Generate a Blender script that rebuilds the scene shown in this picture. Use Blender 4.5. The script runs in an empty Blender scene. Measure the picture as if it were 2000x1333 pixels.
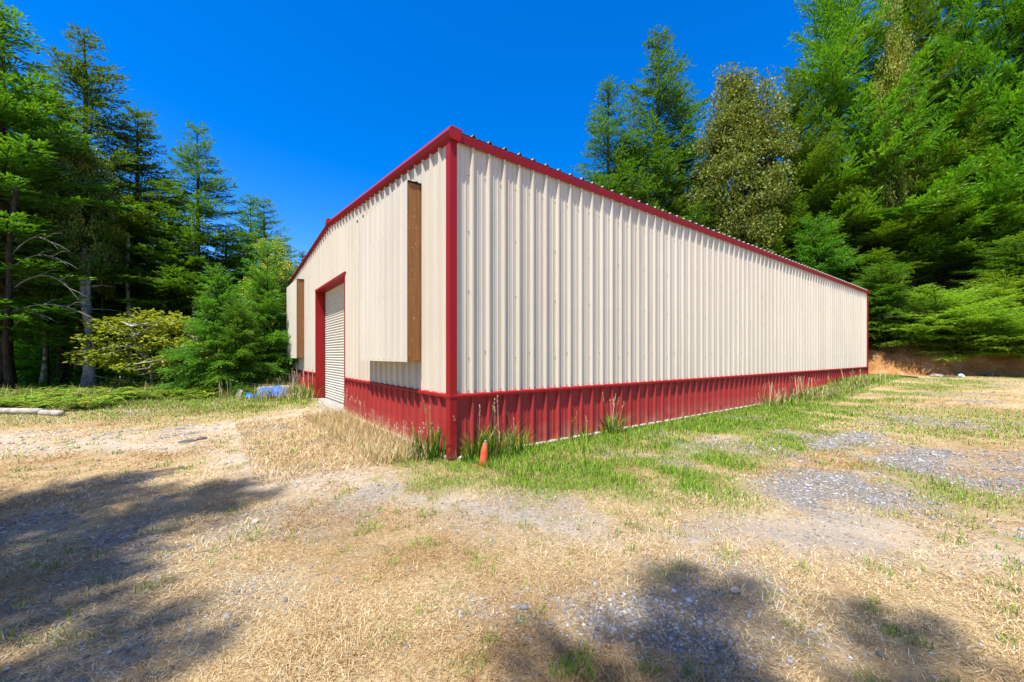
import bpy, math, random
import numpy as np
from math import radians as R_

FT = 0.3048
scene = bpy.context.scene
col = scene.collection
rng = np.random.default_rng(7)

# ------------------------------------------------------------------ camera (solved from the photograph)
TH = R_(37.1547); CT, ST = math.cos(TH), math.sin(TH)
CAMX, CAMY, CAMZ = -9.41 * FT, -17.36 * FT, 5.04 * FT
FPX, HY = 773.36, 694.6
cam_d = bpy.data.cameras.new('camera')
cam = bpy.data.objects.new('camera', cam_d); col.objects.link(cam)
cam.location = (CAMX, CAMY, CAMZ)
cam.rotation_euler = (R_(90), 0, -TH)
cam_d.sensor_width = 36; cam_d.lens = FPX / 2000 * 36
cam_d.shift_y = (HY - 666.5) / 2000
cam_d.clip_start = 0.05; cam_d.clip_end = 3000
scene.camera = cam

def at(px, D):
    """ground-plan point (m) seen in column px at depth D feet"""
    k = (px - 1000) / FPX * D * FT; d = D * FT
    return CAMX + k * CT + d * ST, CAMY - k * ST + d * CT
def gz(px, py, z=0.0):
    """plan point of pixel (px,py) on the level z (feet)"""
    D = (5.04 - z) * FPX / (py - HY)
    return at(px, D)

# ------------------------------------------------------------------ numpy noise
_perm = np.random.default_rng(3).random((256, 256))
def vnoise(x, y, s=1.0, o=0):
    x = np.asarray(x) / s + 37.3 * o; y = np.asarray(y) / s + 11.7 * o
    xi = np.floor(x).astype(int); yi = np.floor(y).astype(int)
    fx = x - xi; fy = y - yi
    fx = fx * fx * (3 - 2 * fx); fy = fy * fy * (3 - 2 * fy)
    g = lambda a, b: _perm[a % 256, b % 256]
    return (g(xi, yi) * (1 - fx) + g(xi + 1, yi) * fx) * (1 - fy) + (g(xi, yi + 1) * (1 - fx) + g(xi + 1, yi + 1) * fx) * fy
def fbm(x, y, s=1.0, o=0, n=3):
    v = 0; a = 1; t = 0
    for i in range(n):
        v = v + a * vnoise(x, y, s / 2 ** i, o + i * 5); t += a; a *= .5
    return v / t
def sstep(a, b, x):
    t = np.clip((x - a) / (b - a), 0, 1); return t * t * (3 - 2 * t)

# ------------------------------------------------------------------ terrain height (m)
def bank_line(v):
    return np.where(v < 0, 26.6 - .50 * np.maximum(v, -14) , 26.6 - .05 * v)
def height(u, v):
    u = np.asarray(u, float); v = np.asarray(v, float)
    h = .07 * (fbm(u, v, 3.5, 1) - .5)
    inb = (sstep(-1.2, .2, u) * sstep(-1.2, .2, v) * (1 - sstep(24.4, 25.4, u)) * (1 - sstep(15.2, 16.4, v)))
    h = h * (1 - inb) - .045 * inb
    h = h + .46 * sstep(10.5, 22.5, u) * (1 - sstep(-.1, .5, v) * (1 - sstep(24.3, 24.9, u)))
    # ramp up to the roller door
    h = h + .10 * (1 - sstep(.2, 2.6, -u)) * sstep(5.0, 6.3, v) * (1 - sstep(9.2, 10.4, v)) * (u < .35)
    bl = bank_line(v) + 1.6 * (fbm(u, v, 3.0, 4) - .5)
    s = u - bl
    h = h + 1.45 * sstep(0, 1.7, s) * (.8 + .4 * fbm(u, v, 2.2, 9)) + .42 * np.clip(s - 1.6, 0, 20) + .15 * np.clip(s - 21, 0, 120)
    h = h + (.75 * (fbm(u, v, 1.1, 12) - .5) + .32 * (vnoise(u, v, .36, 15) - .5)) * sstep(0, .6, s)
    # woods on the left climb very gently
    du = (u - CAMX) * ST + (v - CAMY) * CT
    h = h + .03 * np.clip(du - 26, 0, 60) * (u < 2)
    return h
def gh(u, v): return float(height(np.array([u]), np.array([v]))[0])

# ------------------------------------------------------------------ helpers: objects
def props(o, label=None, cat=None, group=None, kind=None):
    if label: o['label'] = label
    if cat: o['category'] = cat
    if group: o['group'] = group
    if kind: o['kind'] = kind
    return o
def empty(name, loc, label=None, cat=None, group=None, rz=0):
    o = bpy.data.objects.new(name, None); col.objects.link(o)
    o.empty_display_size = .2; o.location = loc; o.rotation_euler = (0, 0, rz)
    return props(o, label, cat, group)
def mesh_np(name, V, F4=None, F3=None, smooth=False, colattr=None, mi=None):
    me = bpy.data.meshes.new(name)
    V = np.asarray(V, np.float32).reshape(-1, 3)
    parts = []
    n4 = 0 if F4 is None else len(F4); n3 = 0 if F3 is None else len(F3)
    me.vertices.add(len(V)); me.vertices.foreach_set('co', V.ravel())
    li = np.concatenate([np.asarray(F4, np.int32).ravel() if n4 else np.zeros(0, np.int32),
                         np.asarray(F3, np.int32).ravel() if n3 else np.zeros(0, np.int32)])
    me.loops.add(len(li)); me.loops.foreach_set('vertex_index', li)
    tot = np.concatenate([np.full(n4, 4, np.int32), np.full(n3, 3, np.int32)])
    st = np.concatenate([[0], np.cumsum(tot)[:-1]]).astype(np.int32)
    me.polygons.add(n4 + n3)
    me.polygons.foreach_set('loop_start', st)
    if mi is not None: me.polygons.foreach_set('material_index', np.asarray(mi, np.int32))
    if smooth: me.polygons.foreach_set('use_smooth', np.ones(n4 + n3, bool))
    if colattr is not None:
        a = me.color_attributes.new('tint', 'FLOAT_COLOR', 'POINT')
        c = np.ones((len(V), 4), np.float32); c[:, :3] = colattr
        a.data.foreach_set('color', c.ravel())
    me.update(calc_edges=True); me.validate()
    return me
def link(name, me, mats, parent=None, loc=None):
    o = bpy.data.objects.new(name, me); col.objects.link(o)
    for m in (mats if isinstance(mats, (list, tuple)) else [mats]): me.materials.append(m)
    if parent: o.parent = parent
    if loc is not None: o.location = loc
    return o

class MB:
    """collects polygons (any size) in metres or feet"""
    def __init__(s, k=FT): s.v = []; s.f = []; s.m = []; s.k = k
    def add(s, vs, fs, mi=0):
        b = len(s.v); s.v += [tuple(c * s.k for c in p) for p in vs]
        for f in fs: s.f.append([b + i for i in f]); s.m.append(mi)
    def box(s, x0, x1, y0, y1, z0, z1, mi=0):
        v = [(x0, y0, z0), (x1, y0, z0), (x1, y1, z0), (x0, y1, z0), (x0, y0, z1), (x1, y0, z1), (x1, y1, z1), (x0, y1, z1)]
        s.add(v, [(3, 2, 1, 0), (4, 5, 6, 7), (0, 1, 5, 4), (1, 2, 6, 5), (2, 3, 7, 6), (3, 0, 4, 7)], mi)
    def prism(s, A, B, mi=0, caps=True):
        """loft closed 3-D polygon A to B"""
        n = len(A)
        fs = [(i, (i + 1) % n, n + (i + 1) % n, n + i) for i in range(n)]
        if caps: fs += [tuple(range(n))[::-1], tuple(range(n, 2 * n))]
        s.add(list(A) + list(B), fs, mi)
    def tube(s, pts, rad, n=8, mi=0, cap=True):
        P = [np.array(p, float) for p in pts]
        rings = []
        for i, p in enumerate(P):
            t = P[min(i + 1, len(P) - 1)] - P[max(i - 1, 0)]; t /= np.linalg.norm(t) + 1e-9
            a = np.cross(t, [0, 0, 1.]); 
            if np.linalg.norm(a) < 1e-3: a = np.array([1., 0, 0])
            a /= np.linalg.norm(a); b = np.cross(t, a)
            r = rad[i] if hasattr(rad, '__len__') else rad
            rings.append([tuple(p + r * (math.cos(q) * a + math.sin(q) * b)) for q in [2 * math.pi * j / n for j in range(n)]])
        vs = sum(rings, []); fs = []
        for i in range(len(P) - 1):
            for j in range(n): fs.append((i * n + j, i * n + (j + 1) % n, (i + 1) * n + (j + 1) % n, (i + 1) * n + j))
        if cap: fs += [tuple(range(n))[::-1], tuple(range((len(P) - 1) * n, len(P) * n))]
        s.add(vs, fs, mi)
    def build(s, name, mats, parent=None, smooth=False, loc=None, bevel=0, fix=True):
        me = bpy.data.meshes.new(name); me.from_pydata(s.v, [], s.f)
        me.polygons.foreach_set('material_index', s.m)
        if smooth: me.polygons.foreach_set('use_smooth', [True] * len(s.f))
        if fix:
            import bmesh
            bm = bmesh.new(); bm.from_mesh(me); bmesh.ops.recalc_face_normals(bm, faces=bm.faces); bm.to_mesh(me); bm.free()
        me.update()
        o = link(name, me, mats, parent, loc)
        if bevel:
            b = o.modifiers.new('bevel', 'BEVEL'); b.width = bevel; b.segments = 2; b.limit_method = 'ANGLE'
        return o

# ------------------------------------------------------------------ materials
class NT:
    def __init__(s, name):
        s.m = bpy.data.materials.new(name); s.m.use_nodes = True
        s.t = s.m.node_tree; s.t.nodes.clear()
        s.out = s.n('ShaderNodeOutputMaterial')
    def n(s, typ, **kw):
        nd = s.t.nodes.new(typ)
        for k, v in kw.items(): setattr(nd, k, v)
        return nd
    def l(s, a, b): s.t.links.new(a, b)
    def val(s, sock, v):
        if hasattr(v, 'is_output') or isinstance(v, bpy.types.NodeSocket): s.l(v, sock)
        else: sock.default_value = v
    def math(s, op, a, b=0.0, clamp=False):
        nd = s.n('ShaderNodeMath', operation=op, use_clamp=clamp); s.val(nd.inputs[0], a); s.val(nd.inputs[1], b); return nd.outputs[0]
    def mix(s, fac, a, b, blend='MIX'):
        nd = s.n('ShaderNodeMix', data_type='RGBA', blend_type=blend)
        s.val(nd.inputs[0], fac); s.val(nd.inputs[6], a if isinstance(a, bpy.types.NodeSocket) else (*a, 1)[:4]); s.val(nd.inputs[7], b if isinstance(b, bpy.types.NodeSocket) else (*b, 1)[:4])
        return nd.outputs[2]
    def noise(s, scale, detail=4, rough=.55, vec=None, out=0):
        nd = s.n('ShaderNodeTexNoise'); nd.inputs['Scale'].default_value = scale; nd.inputs['Detail'].default_value = detail; nd.inputs['Roughness'].default_value = rough
        if vec is not None: s.l(vec, nd.inputs['Vector'])
        return nd.outputs[out]
    def ramp(s, fac, stops):
        nd = s.n('ShaderNodeValToRGB'); s.l(fac, nd.inputs[0])
        e = nd.color_ramp.elements
        while len(e) < len(stops): e.new(.5)
        for i, (p, c) in enumerate(stops):
            e[i].position = p; e[i].color = (c, c, c, 1) if not hasattr(c, '__len__') else (*c, 1)
        return nd.outputs[0]
    def obj(s, sc=(1, 1, 1)):
        tc = s.n('ShaderNodeTexCoord'); mp = s.n('ShaderNodeMapping'); mp.inputs['Scale'].default_value = sc
        s.l(tc.outputs['Object'], mp.inputs['Vector']); return mp.outputs[0]
    def bump(s, h, strength=.3, dist=.02):
        b = s.n('ShaderNodeBump'); b.inputs['Strength'].default_value = strength; b.inputs['Distance'].default_value = dist
        s.l(h, b.inputs['Height']); return b.outputs[0]
    def pbr(s, c, rough=.5, spec=.5, normal=None, metal=0):
        p = s.n('ShaderNodeBsdfPrincipled'); s.val(p.inputs['Base Color'], c if isinstance(c, bpy.types.NodeSocket) else (*c, 1)[:4])
        s.val(p.inputs['Roughness'], rough); p.inputs['Specular IOR Level'].default_value = spec; p.inputs['Metallic'].default_value = metal
        if normal is not None: s.l(normal, p.inputs['Normal'])
        s.l(p.outputs[0], s.out.inputs[0]); return p

def paint(name, c, rough=.38, var=.06, dirt=(.30, .22, .14), dirtamt=.25, sheets=0., mud=.45):
    t = NT(name); v = t.obj()
    n1 = t.noise(.7, 5, .6, v); n2 = t.noise(1.0, 4, .6, t.obj((9, 9, .35)))
    hsv = t.n('ShaderNodeHueSaturation'); hsv.inputs['Color'].default_value = (*c, 1)
    vx = t.n('ShaderNodeSeparateXYZ'); t.l(v, vx.inputs[0])
    wn = t.n('ShaderNodeTexWhiteNoise', noise_dimensions='1D'); t.l(t.math('FLOOR', t.math('DIVIDE', t.math('SUBTRACT', t.math('ADD', vx.outputs[0], vx.outputs[1]), .09), .9144)), wn.inputs['W'])
    t.l(t.math('ADD', t.math('MULTIPLY', wn.outputs['Value'], sheets), t.math('ADD', t.math('MULTIPLY', n1, var * 2), 1 - var - sheets / 2)), hsv.inputs['Value'])
    cc = hsv.outputs[0]
    d = t.math('MULTIPLY', t.ramp(n2, [(.50, 0), (.75, 1)]), dirtamt)
    cc = t.mix(d, cc, dirt)
    # splashed earth near the ground
    g = t.n('ShaderNodeNewGeometry'); sx = t.n('ShaderNodeSeparateXYZ'); t.l(g.outputs['Position'], sx.inputs[0])
    low = t.math('MULTIPLY', t.math('SUBTRACT', 1.0, t.math('DIVIDE', sx.outputs[2], .38), True), t.ramp(t.noise(3.5, 5, .65, v), [(.35, .0), (.8, mud)]), True)
    cc = t.mix(low, cc, (.42, .30, .19))
    t.pbr(cc, t.math('ADD', rough, t.math('MULTIPLY', n1, .15)), .25, t.bump(t.noise(2.2, 2, .5, v), .10, .02))
    return t.m
def simple(name, c, c2=None, scale=8, rough=.7, bump=.2, spec=.3, sc=(1, 1, 1)):
    t = NT(name); n = t.noise(scale, 6, .6, t.obj(sc))
    cc = t.mix(t.ramp(n, [(.35, 0), (.65, 1)]), c, c2 or tuple(x * .6 for x in c))
    t.pbr(cc, rough, spec, t.bump(n, bump, .02)); return t.m
def leafmat(name, a, b, trans=.3, rough=.55, objvar=.10, tip=None):
    """foliage: colour varies leaf to leaf and tree to tree"""
    t = NT(name)
    g = t.n('ShaderNodeNewGeometry'); oi = t.n('ShaderNodeObjectInfo')
    c = t.mix(g.outputs['Random Per Island'], a, b)
    if tip:
        c = t.mix(t.math('MULTIPLY', t.ramp(t.noise(.55, 3, .5, t.obj()), [(.52, 0), (.68, 1)]), .8), c, tip)
    hsv = t.n('ShaderNodeHueSaturation'); t.l(c, hsv.inputs['Color'])
    t.l(t.math('ADD', t.math('MULTIPLY', oi.outputs['Random'], objvar * .3), .5 - objvar * .15), hsv.inputs['Hue'])
    t.l(t.math('ADD', t.math('MULTIPLY', oi.outputs['Random'], objvar * 4), 1 - objvar * 2), hsv.inputs['Value'])
    p = t.n('ShaderNodeBsdfPrincipled'); t.l(hsv.outputs[0], p.inputs['Base Color']); p.inputs['Roughness'].default_value = rough; p.inputs['Specular IOR Level'].default_value = .35
    tr = t.n('ShaderNodeBsdfTranslucent'); 
    br = t.mix(1.0, hsv.outputs[0], (1.25, 1.25, .55), 'MULTIPLY'); t.l(br, tr.inputs[0])
    mx = t.n('ShaderNodeMixShader'); mx.inputs[0].default_value = trans
    t.l(p.outputs[0], mx.inputs[1]); t.l(tr.outputs[0], mx.inputs[2]); t.l(mx.outputs[0], t.out.inputs[0])
    return t.m
def tintmat(name, trans=.2, rough=.7, spec=.15, var=.35):
    t = NT(name); a = t.n('ShaderNodeAttribute', attribute_name='tint'); g = t.n('ShaderNodeNewGeometry')
    hsv = t.n('ShaderNodeHueSaturation'); t.l(a.outputs['Color'], hsv.inputs['Color'])
    t.l(t.math('ADD', t.math('MULTIPLY', g.outputs['Random Per Island'], var), 1 - var / 2), hsv.inputs['Value'])
    p = t.n('ShaderNodeBsdfPrincipled'); t.l(hsv.outputs[0], p.inputs['Base Color']); p.inputs['Roughness'].default_value = rough; p.inputs['Specular IOR Level'].default_value = spec
    if trans:
        tr = t.n('ShaderNodeBsdfTranslucent'); t.l(hsv.outputs[0], tr.inputs[0])
        mx = t.n('ShaderNodeMixShader'); mx.inputs[0].default_value = trans
        t.l(p.outputs[0], mx.inputs[1]); t.l(tr.outputs[0], mx.inputs[2]); t.l(mx.outputs[0], t.out.inputs[0])
    else: t.l(p.outputs[0], t.out.inputs[0])
    return t.m

M_cream = paint('cream_steel', (.59, .53, .42), .42, .06, (.38, .30, .19), .30, sheets=.07)
M_red = paint('red_steel', (.36, .034, .032), .45, .12, (.24, .07, .04), .26, sheets=.12, mud=.75)
M_trim = paint('red_trim', (.30, .009, .010), .44, .10, (.22, .04, .03), .16)
M_roof = paint('roof_steel', (.30, .27, .22), .40, .08, (.10, .08, .06), .3)
M_screw = simple('screw_steel', (.10, .09, .08), (.05, .04, .03), 30, .5)
M_rust = simple('rust', (.20, .07, .02), (.06, .02, .01), 60, .9)
M_door = paint('door_steel', (.62, .58, .48), .36, .04, (.45, .33, .20), .14)
M_foam = simple('white_foam', (.50, .475, .43), (.33, .30, .26), 14, .9, .6)
M_conc = simple('concrete', (.36, .335, .30), (.24, .22, .19), 6, .9, .3)
def wood():
    t = NT('cedar_board'); v = t.obj((6, 6, .55)); w = t.noise(3.0, 6, .65, v)
    wv = t.n('ShaderNodeTexWave', wave_type='BANDS', bands_direction='X'); wv.inputs['Scale'].default_value = 2.6; wv.inputs['Distortion'].default_value = 5.0; wv.inputs['Detail'].default_value = 3
    t.l(t.obj((5, 0, .6)), wv.inputs['Vector'])
    c = t.mix(t.ramp(w, [(.3, 0), (.7, 1)]), (.29, .115, .035), (.115, .040, .013))
    c = t.mix(t.math('MULTIPLY', wv.outputs[1], .65), c, (.40, .19, .065))
    vo = t.n('ShaderNodeTexVoronoi'); vo.inputs['Scale'].default_value = 1.6; t.l(t.obj((4, 4, 1)), vo.inputs['Vector'])
    c = t.mix(t.ramp(vo.outputs['Distance'], [(.03, .85), (.11, 0)]), c, (.05, .018, .008))
    pale = t.ramp(t.noise(5, 3, .7, t.obj((3, 3, 2.2))), [(.62, 0), (.70, .75)])
    c = t.mix(pale, c, (.55, .36, .2))
    t.pbr(c, .6, .3, t.bump(w, .25, .01)); return t.m
M_wood = wood()
M_tar = simple('tar_edge', (.035, .03, .028), (.015, .012, .01), 9, .9)
M_bark = simple('fir_bark', (.075, .055, .042), (.025, .018, .014), 5, .95, .9, .1, (3, 3, .7))
M_barkp = simple('pale_bark', (.50, .44, .39), (.16, .13, .11), 4, .9, .6, .15, (1.2, 1.2, 2.6))
M_deadw = simple('grey_dead_wood', (.22, .20, .18), (.11, .10, .085), 9, .9, .4)
M_fir = leafmat('fir_needles', (.040, .120, .008), (.135, .260, .012), .38, objvar=.14, tip=(.17, .29, .015))
M_firr = leafmat('bright_fir_needles', (.050, .145, .008), (.165, .300, .012), .34, objvar=.18, tip=(.20, .31, .02))  # lighter, yellower needle colour of the fuller fir kinds
M_firl = leafmat('forest_fir_needles', (.048, .135, .010), (.150, .275, .014), .34, objvar=.14)
M_fird = leafmat('dark_fir_needles', (.036, .112, .014), (.110, .225, .016), .38)
M_firy = leafmat('young_fir_needles', (.050, .165, .010), (.125, .290, .018), .40, tip=(.16, .30, .02))
M_oak = leafmat('brownish_oak_leaves', (.085, .118, .013), (.215, .210, .028), .34, tip=(.20, .26, .028))
M_maple = leafmat('yellow_green_leaves', (.15, .24, .015), (.36, .37, .035), .42, tip=(.42, .34, .05))
M_madr = leafmat('madrone_leaves', (.06, .14, .015), (.20, .23, .035), .34, .45, tip=(.32, .27, .05))
M_shrub = leafmat('shrub_leaves', (.13, .25, .015), (.28, .40, .035), .42)
M_under = leafmat('undergrowth_leaves', (.05, .13, .008), (.12, .25, .015), .38)
M_fern = tintmat('fern_fronds', .25)
M_grass = tintmat('grass_blades', .22)
M_stone = tintmat('gravel_stone', 0, .85, .25, .6)

# ------------------------------------------------------------------ ground sheet
def poly_mask(u, v, pts, soft=.6, wob=.5, o=0):
    """1 inside a plan polygon (m), soft wobbly edge"""
    u = u + wob * (fbm(u, v, 1.1, 20 + o) - .5) * 2; v = v + wob * (fbm(u, v, 1.1, 40 + o) - .5) * 2
    P = np.array(pts); n = len(P)
    inside = np.zeros(u.shape, bool); dmin = np.full(u.shape, 1e9)
    for i in range(n):
        x1, y1 = P[i]; x2, y2 = P[(i + 1) % n]
        c = ((y1 > v) != (y2 > v)) & (u < (x2 - x1) * (v - y1) / (y2 - y1 + 1e-12) + x1)
        inside ^= c
        dx, dy = x2 - x1, y2 - y1
        t = np.clip(((u - x1) * dx + (v - y1) * dy) / (dx * dx + dy * dy + 1e-12), 0, 1)
        dmin = np.minimum(dmin, np.hypot(u - x1 - t * dx, v - y1 - t * dy))
    sd = np.where(inside, dmin, -dmin)
    return sstep(-soft, soft, sd)
def G(*pp): return [gz(x, y) for x, y in pp]
P_green = G((812, 880), (845, 930), (960, 962), (1130, 975), (1260, 985), (1400, 975), (1480, 930), (1560, 890), (1640, 845), (1800, 790)) + [at(2050, 52), at(2050, 64), at(1690, 66), (12, -.1), (-.1, -.1)]
P_green2 = G((1690, 905), (1760, 905), (1990, 985), (1800, 990))
P_green3 = G((1440, 880), (1700, 800), (2100, 812), (2100, 850), (1800, 868), (1560, 905))
P_grav = [G((1450, 968), (1560, 915), (1720, 925), (1800, 985), (1650, 1012)), G((1620, 888), (1800, 872), (2080, 895), (2120, 965), (1900, 952), (1720, 920)),
          G((1540, 850), (1720, 840), (1760, 862), (1600, 880)), G((430, 1012), (560, 992), (610, 1015), (500, 1046)), G((215, 1030), (320, 1010), (360, 1040), (240, 1062)),
          G((600, 835), (520, 838), (480, 850), (560, 828)), G((170, 1150), (300, 1135), (330, 1170), (200, 1180)), G((1060, 1160), (1350, 1110), (1560, 1240), (1480, 1333), (1150, 1260)),
          G((420, 1130), (560, 1105), (600, 1150), (430, 1180)), G((940, 1180), (1060, 1190), (1000, 1230), (900, 1210))]
P_track = G((640, 789), (560, 800), (430, 828), (300, 845), (-200, 850), (-200, 900), (300, 880), (420, 905), (520, 955), (640, 985), (850, 1010), (1200, 1065), (1600, 1100), (2300, 1130), (2300, 1020), (1750, 1005), (1300, 1000), (900, 960), (700, 925), (560, 890), (540, 850), (620, 815))
P_left = G((-400, 832), (0, 826), (300, 826), (470, 818), (580, 800), (640, 775)) + [at(560, 62), at(300, 75), at(-300, 75)]
P_trackr = G((820, 985), (1100, 985), (1350, 1010), (1700, 1030), (2100, 1080), (2100, 1110), (1500, 1070), (1200, 1050), (900, 1030))
def masks(u, v):
    g = poly_mask(u, v, P_green, .7, .7)
    g = g * (.10 + .95 * sstep(.38, .62, fbm(u, v, .9, 60))) 
    near = 1 - sstep(.0, 2.0, -v + .8 * (fbm(u, v, .7, 63) - .5)) * 1.0
    g = np.maximum(g, .9 * poly_mask(u, v, P_green, .5, .3) * near * (u > -.4))
    g = np.maximum(g, .75 * poly_mask(u, v, P_green2, .4, .5, 3))
    g = np.maximum(g, .55 * poly_mask(u, v, P_green3, .8, .8, 4) * sstep(.40, .6, fbm(u, v, 1.8, 66)))
    lf = poly_mask(u, v, P_left, 1.2, .8, 5)
    du = (u - CAMX) * ST + (v - CAMY) * CT
    g = np.maximum(g, lf * (.55 + .4 * sstep(10.0, 12.5, du)) * (.65 + .5 * fbm(u, v, 1.5, 70)))
    # scattered green sprigs
    g = np.maximum(g, .5 * sstep(.68, .80, vnoise(u, v, .13, 80)) * sstep(.42, .6, fbm(u, v, 2.0, 84)))
    gr = np.zeros(u.shape)
    for i, p in enumerate(P_grav): gr = np.maximum(gr, poly_mask(u, v, p, .35, .45, 10 + i))
    gr = gr * (.4 + .7 * sstep(.3, .55, fbm(u, v, .6, 90)))
    tr = poly_mask(u, v, P_track, .55, .4, 7) * (.62 + .5 * sstep(.35, .6, fbm(u, v, .8, 92)))
    tr2 = poly_mask(u, v, P_trackr, .5, .4, 8)
    gr = np.maximum(gr, tr2 * .55 * sstep(.42, .6, fbm(u, v, .8, 95)))
    gr = np.maximum(gr, .55 * sstep(.60, .72, fbm(u, v, 1.1, 97)))
    bl = bank_line(v); s = u - bl
    di = sstep(-1.2, .2, s)
    woods = sstep(18.5, 21.5, du) * (u < 1.5)
    di = np.maximum(di, woods)
    return np.clip(g * (1 - gr * .8), 0, 1), np.clip(gr, 0, 1), np.clip(tr * (1 - g), 0, 1), di, woods
def axis(lo, hi, c0, c1, fine):
    a = list(np.arange(c0, c1 + 1e-6, fine)); st = fine
    x = c1
    while x < hi: st *= 1.22; x += st; a.append(x)
    st = fine; x = c0
    while x > lo: st *= 1.22; x -= st; a.insert(0, x)
    return np.array(a)
ax = axis(-900, 900, -11, 34, .14); ay = axis(-900, 900, -11, 19, .14)
U, Vv = np.meshgrid(ax, ay, indexing='ij')
Z = height(U, Vv)
nx, ny = U.shape
idx = np.arange(nx * ny).reshape(nx, ny)
F4 = np.stack([idx[:-1, :-1], idx[1:, :-1], idx[1:, 1:], idx[:-1, 1:]], -1).reshape(-1, 4)
mg, mgr, mtr, mdi, mwo = masks(U.ravel(), Vv.ravel())
gme = mesh_np('ground', np.stack([U.ravel(), Vv.ravel(), Z.ravel()], -1), F4, smooth=True, colattr=np.stack([mg, mgr, mtr], -1))
a2 = gme.color_attributes.new('tint2', 'FLOAT_COLOR', 'POINT')
c4 = np.ones((nx * ny, 4), np.float32); c4[:, 0] = mdi; c4[:, 1] = mwo; c4[:, 2] = 0; a2.data.foreach_set('color', c4.ravel())
def ground_mat():
    t = NT('dry_ground'); v = t.obj()
    a = t.n('ShaderNodeAttribute', attribute_name='tint'); s1 = t.n('ShaderNodeSeparateColor'); t.l(a.outputs['Color'], s1.inputs[0])
    b = t.n('ShaderNodeAttribute', attribute_name='tint2'); s2 = t.n('ShaderNodeSeparateColor'); t.l(b.outputs['Color'], s2.inputs[0])
    n1 = t.noise(1.3, 6, .6, v); n2 = t.noise(9, 6, .65, v); n3 = t.noise(45, 5, .7, v); n4 = t.noise(160, 3, .7, v)
    straw = t.mix(t.ramp(n2, [(.3, 0), (.7, 1)]), (.37, .265, .135), (.55, .43, .245))
    straw = t.mix(t.math('MULTIPLY', t.ramp(n1, [(.42, 0), (.64, 1)]), .6), straw, (.33, .18, .06))
    straw = t.mix(t.math('MULTIPLY', t.ramp(n3, [(.5, 0), (.72, 1)]), .55), straw, (.24, .15, .07))
    straw = t.mix(t.math('MULTIPLY', t.ramp(n4, [(.55, 0), (.75, 1)]), .5), straw, (.56, .43, .24))
    straw = t.mix(t.ramp(t.noise(.62, 5, .65, v), [(.36, .3), (.52, 0)]), straw, (.21, .125, .055))
    earth = t.mix(t.ramp(n3, [(.35, 0), (.7, 1)]), (.52, .42, .30), (.38, .31, .23))
    c = t.mix(t.math('MULTIPLY', s1.outputs[2], t.ramp(n2, [(.25, .6), (.5, 1)])), straw, earth)
    vo = t.n('ShaderNodeTexVoronoi'); vo.inputs['Scale'].default_value = 38; t.l(v, vo.inputs['Vector'])
    sc = t.n('ShaderNodeSeparateColor'); t.l(vo.outputs['Color'], sc.inputs[0])
    stone = t.mix(sc.outputs[0], (.20, .205, .215), (.42, .42, .42))
    stone = t.mix(t.ramp(vo.outputs['Distance'], [(.2, 0), (.6, .8)]), stone, (.14, .115, .085))
    c = t.mix(t.math('MULTIPLY', s1.outputs[1], t.ramp(n3, [(.3, .5), (.55, 1)]), True), c, stone)
    green = t.mix(t.ramp(n3, [(.3, 0), (.7, 1)]), (.12, .15, .025), (.26, .24, .07))
    c = t.mix(t.math('MULTIPLY', s1.outputs[0], .85), c, green)
    clay = t.mix(t.ramp(n2, [(.35, 0), (.68, 1)]), (.43, .205, .065), (.20, .095, .042))
    clay = t.mix(t.ramp(n1, [(.5, 0), (.7, .7)]), clay, (.50, .31, .165))
    c = t.mix(s2.outputs[0], c, clay)
    litter = t.mix(t.ramp(n3, [(.35, 0), (.7, 1)]), (.07, .048, .028), (.13, .09, .045))
    # needle litter higher on the slope and under the woods
    g = t.n('ShaderNodeNewGeometry'); sx = t.n('ShaderNodeSeparateXYZ'); t.l(g.outputs['Position'], sx.inputs[0])
    hi = t.math('MULTIPLY', t.math('SUBTRACT', t.math('ADD', sx.outputs[2], t.math('MULTIPLY', n1, .6)), 2.1, ), 2.0, True)
    c = t.mix(t.math('MAXIMUM', hi, s2.outputs[1]), c, litter)
    hh = t.math('ADD', t.math('MULTIPLY', n2, .6), t.math('ADD', t.math('MULTIPLY', n3, .5), t.math('MULTIPLY', n4, .25)))
    t.pbr(c, .95, .1, t.bump(hh, .9, .05)); return t.m
ground = link('ground', gme, ground_mat()); props(ground, kind='structure')

# ------------------------------------------------------------------ barn  (feet; +u along the side wall, +v along the gable)
barn = empty('metal_barn', (0, 0, 0), 'long cream metal barn with red wainscot, red trim and a roller door in its gable', 'barn')
LEN, WID, BAND, SL = 80.0, 50.0, 3.07, .088
def roof_z(v): return 16.0 + SL * (25.4 - abs(v - 25))
def profile(a, b, off):
    """corrugation of the panels between a and b: list of (s, height out)"""
    pts = [(a, None)]
    for n in range(int(a) - 2, int(b) + 2):
        c = n + off
        for d, h in ((-.125, 0), (-.045, .155), (.045, .155), (.125, 0)): pts.append((c + d, h))
        for m in (.36, .64):
            for d, h in ((-.06, 0), (-.02, .028), (.02, .028), (.06, 0)): pts.append((c + m + d, h))
    pts.append((b, None))
    known = sorted(p for p in pts if p[1] is not None)
    ks = [p[0] for p in known]; kh = [p[1] for p in known]
    lap = lambda q: .012 * (math.floor((q - off - .17) / 3) % 2)
    kh = [h + lap(k_) for k_, h in zip(ks, kh)]; known = list(zip(ks, kh))
    out = [(a, float(np.interp(a, ks, kh)))] + [p for p in known if a < p[0] < b] + [(b, float(np.interp(b, ks, kh)))]
    return out
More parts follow.
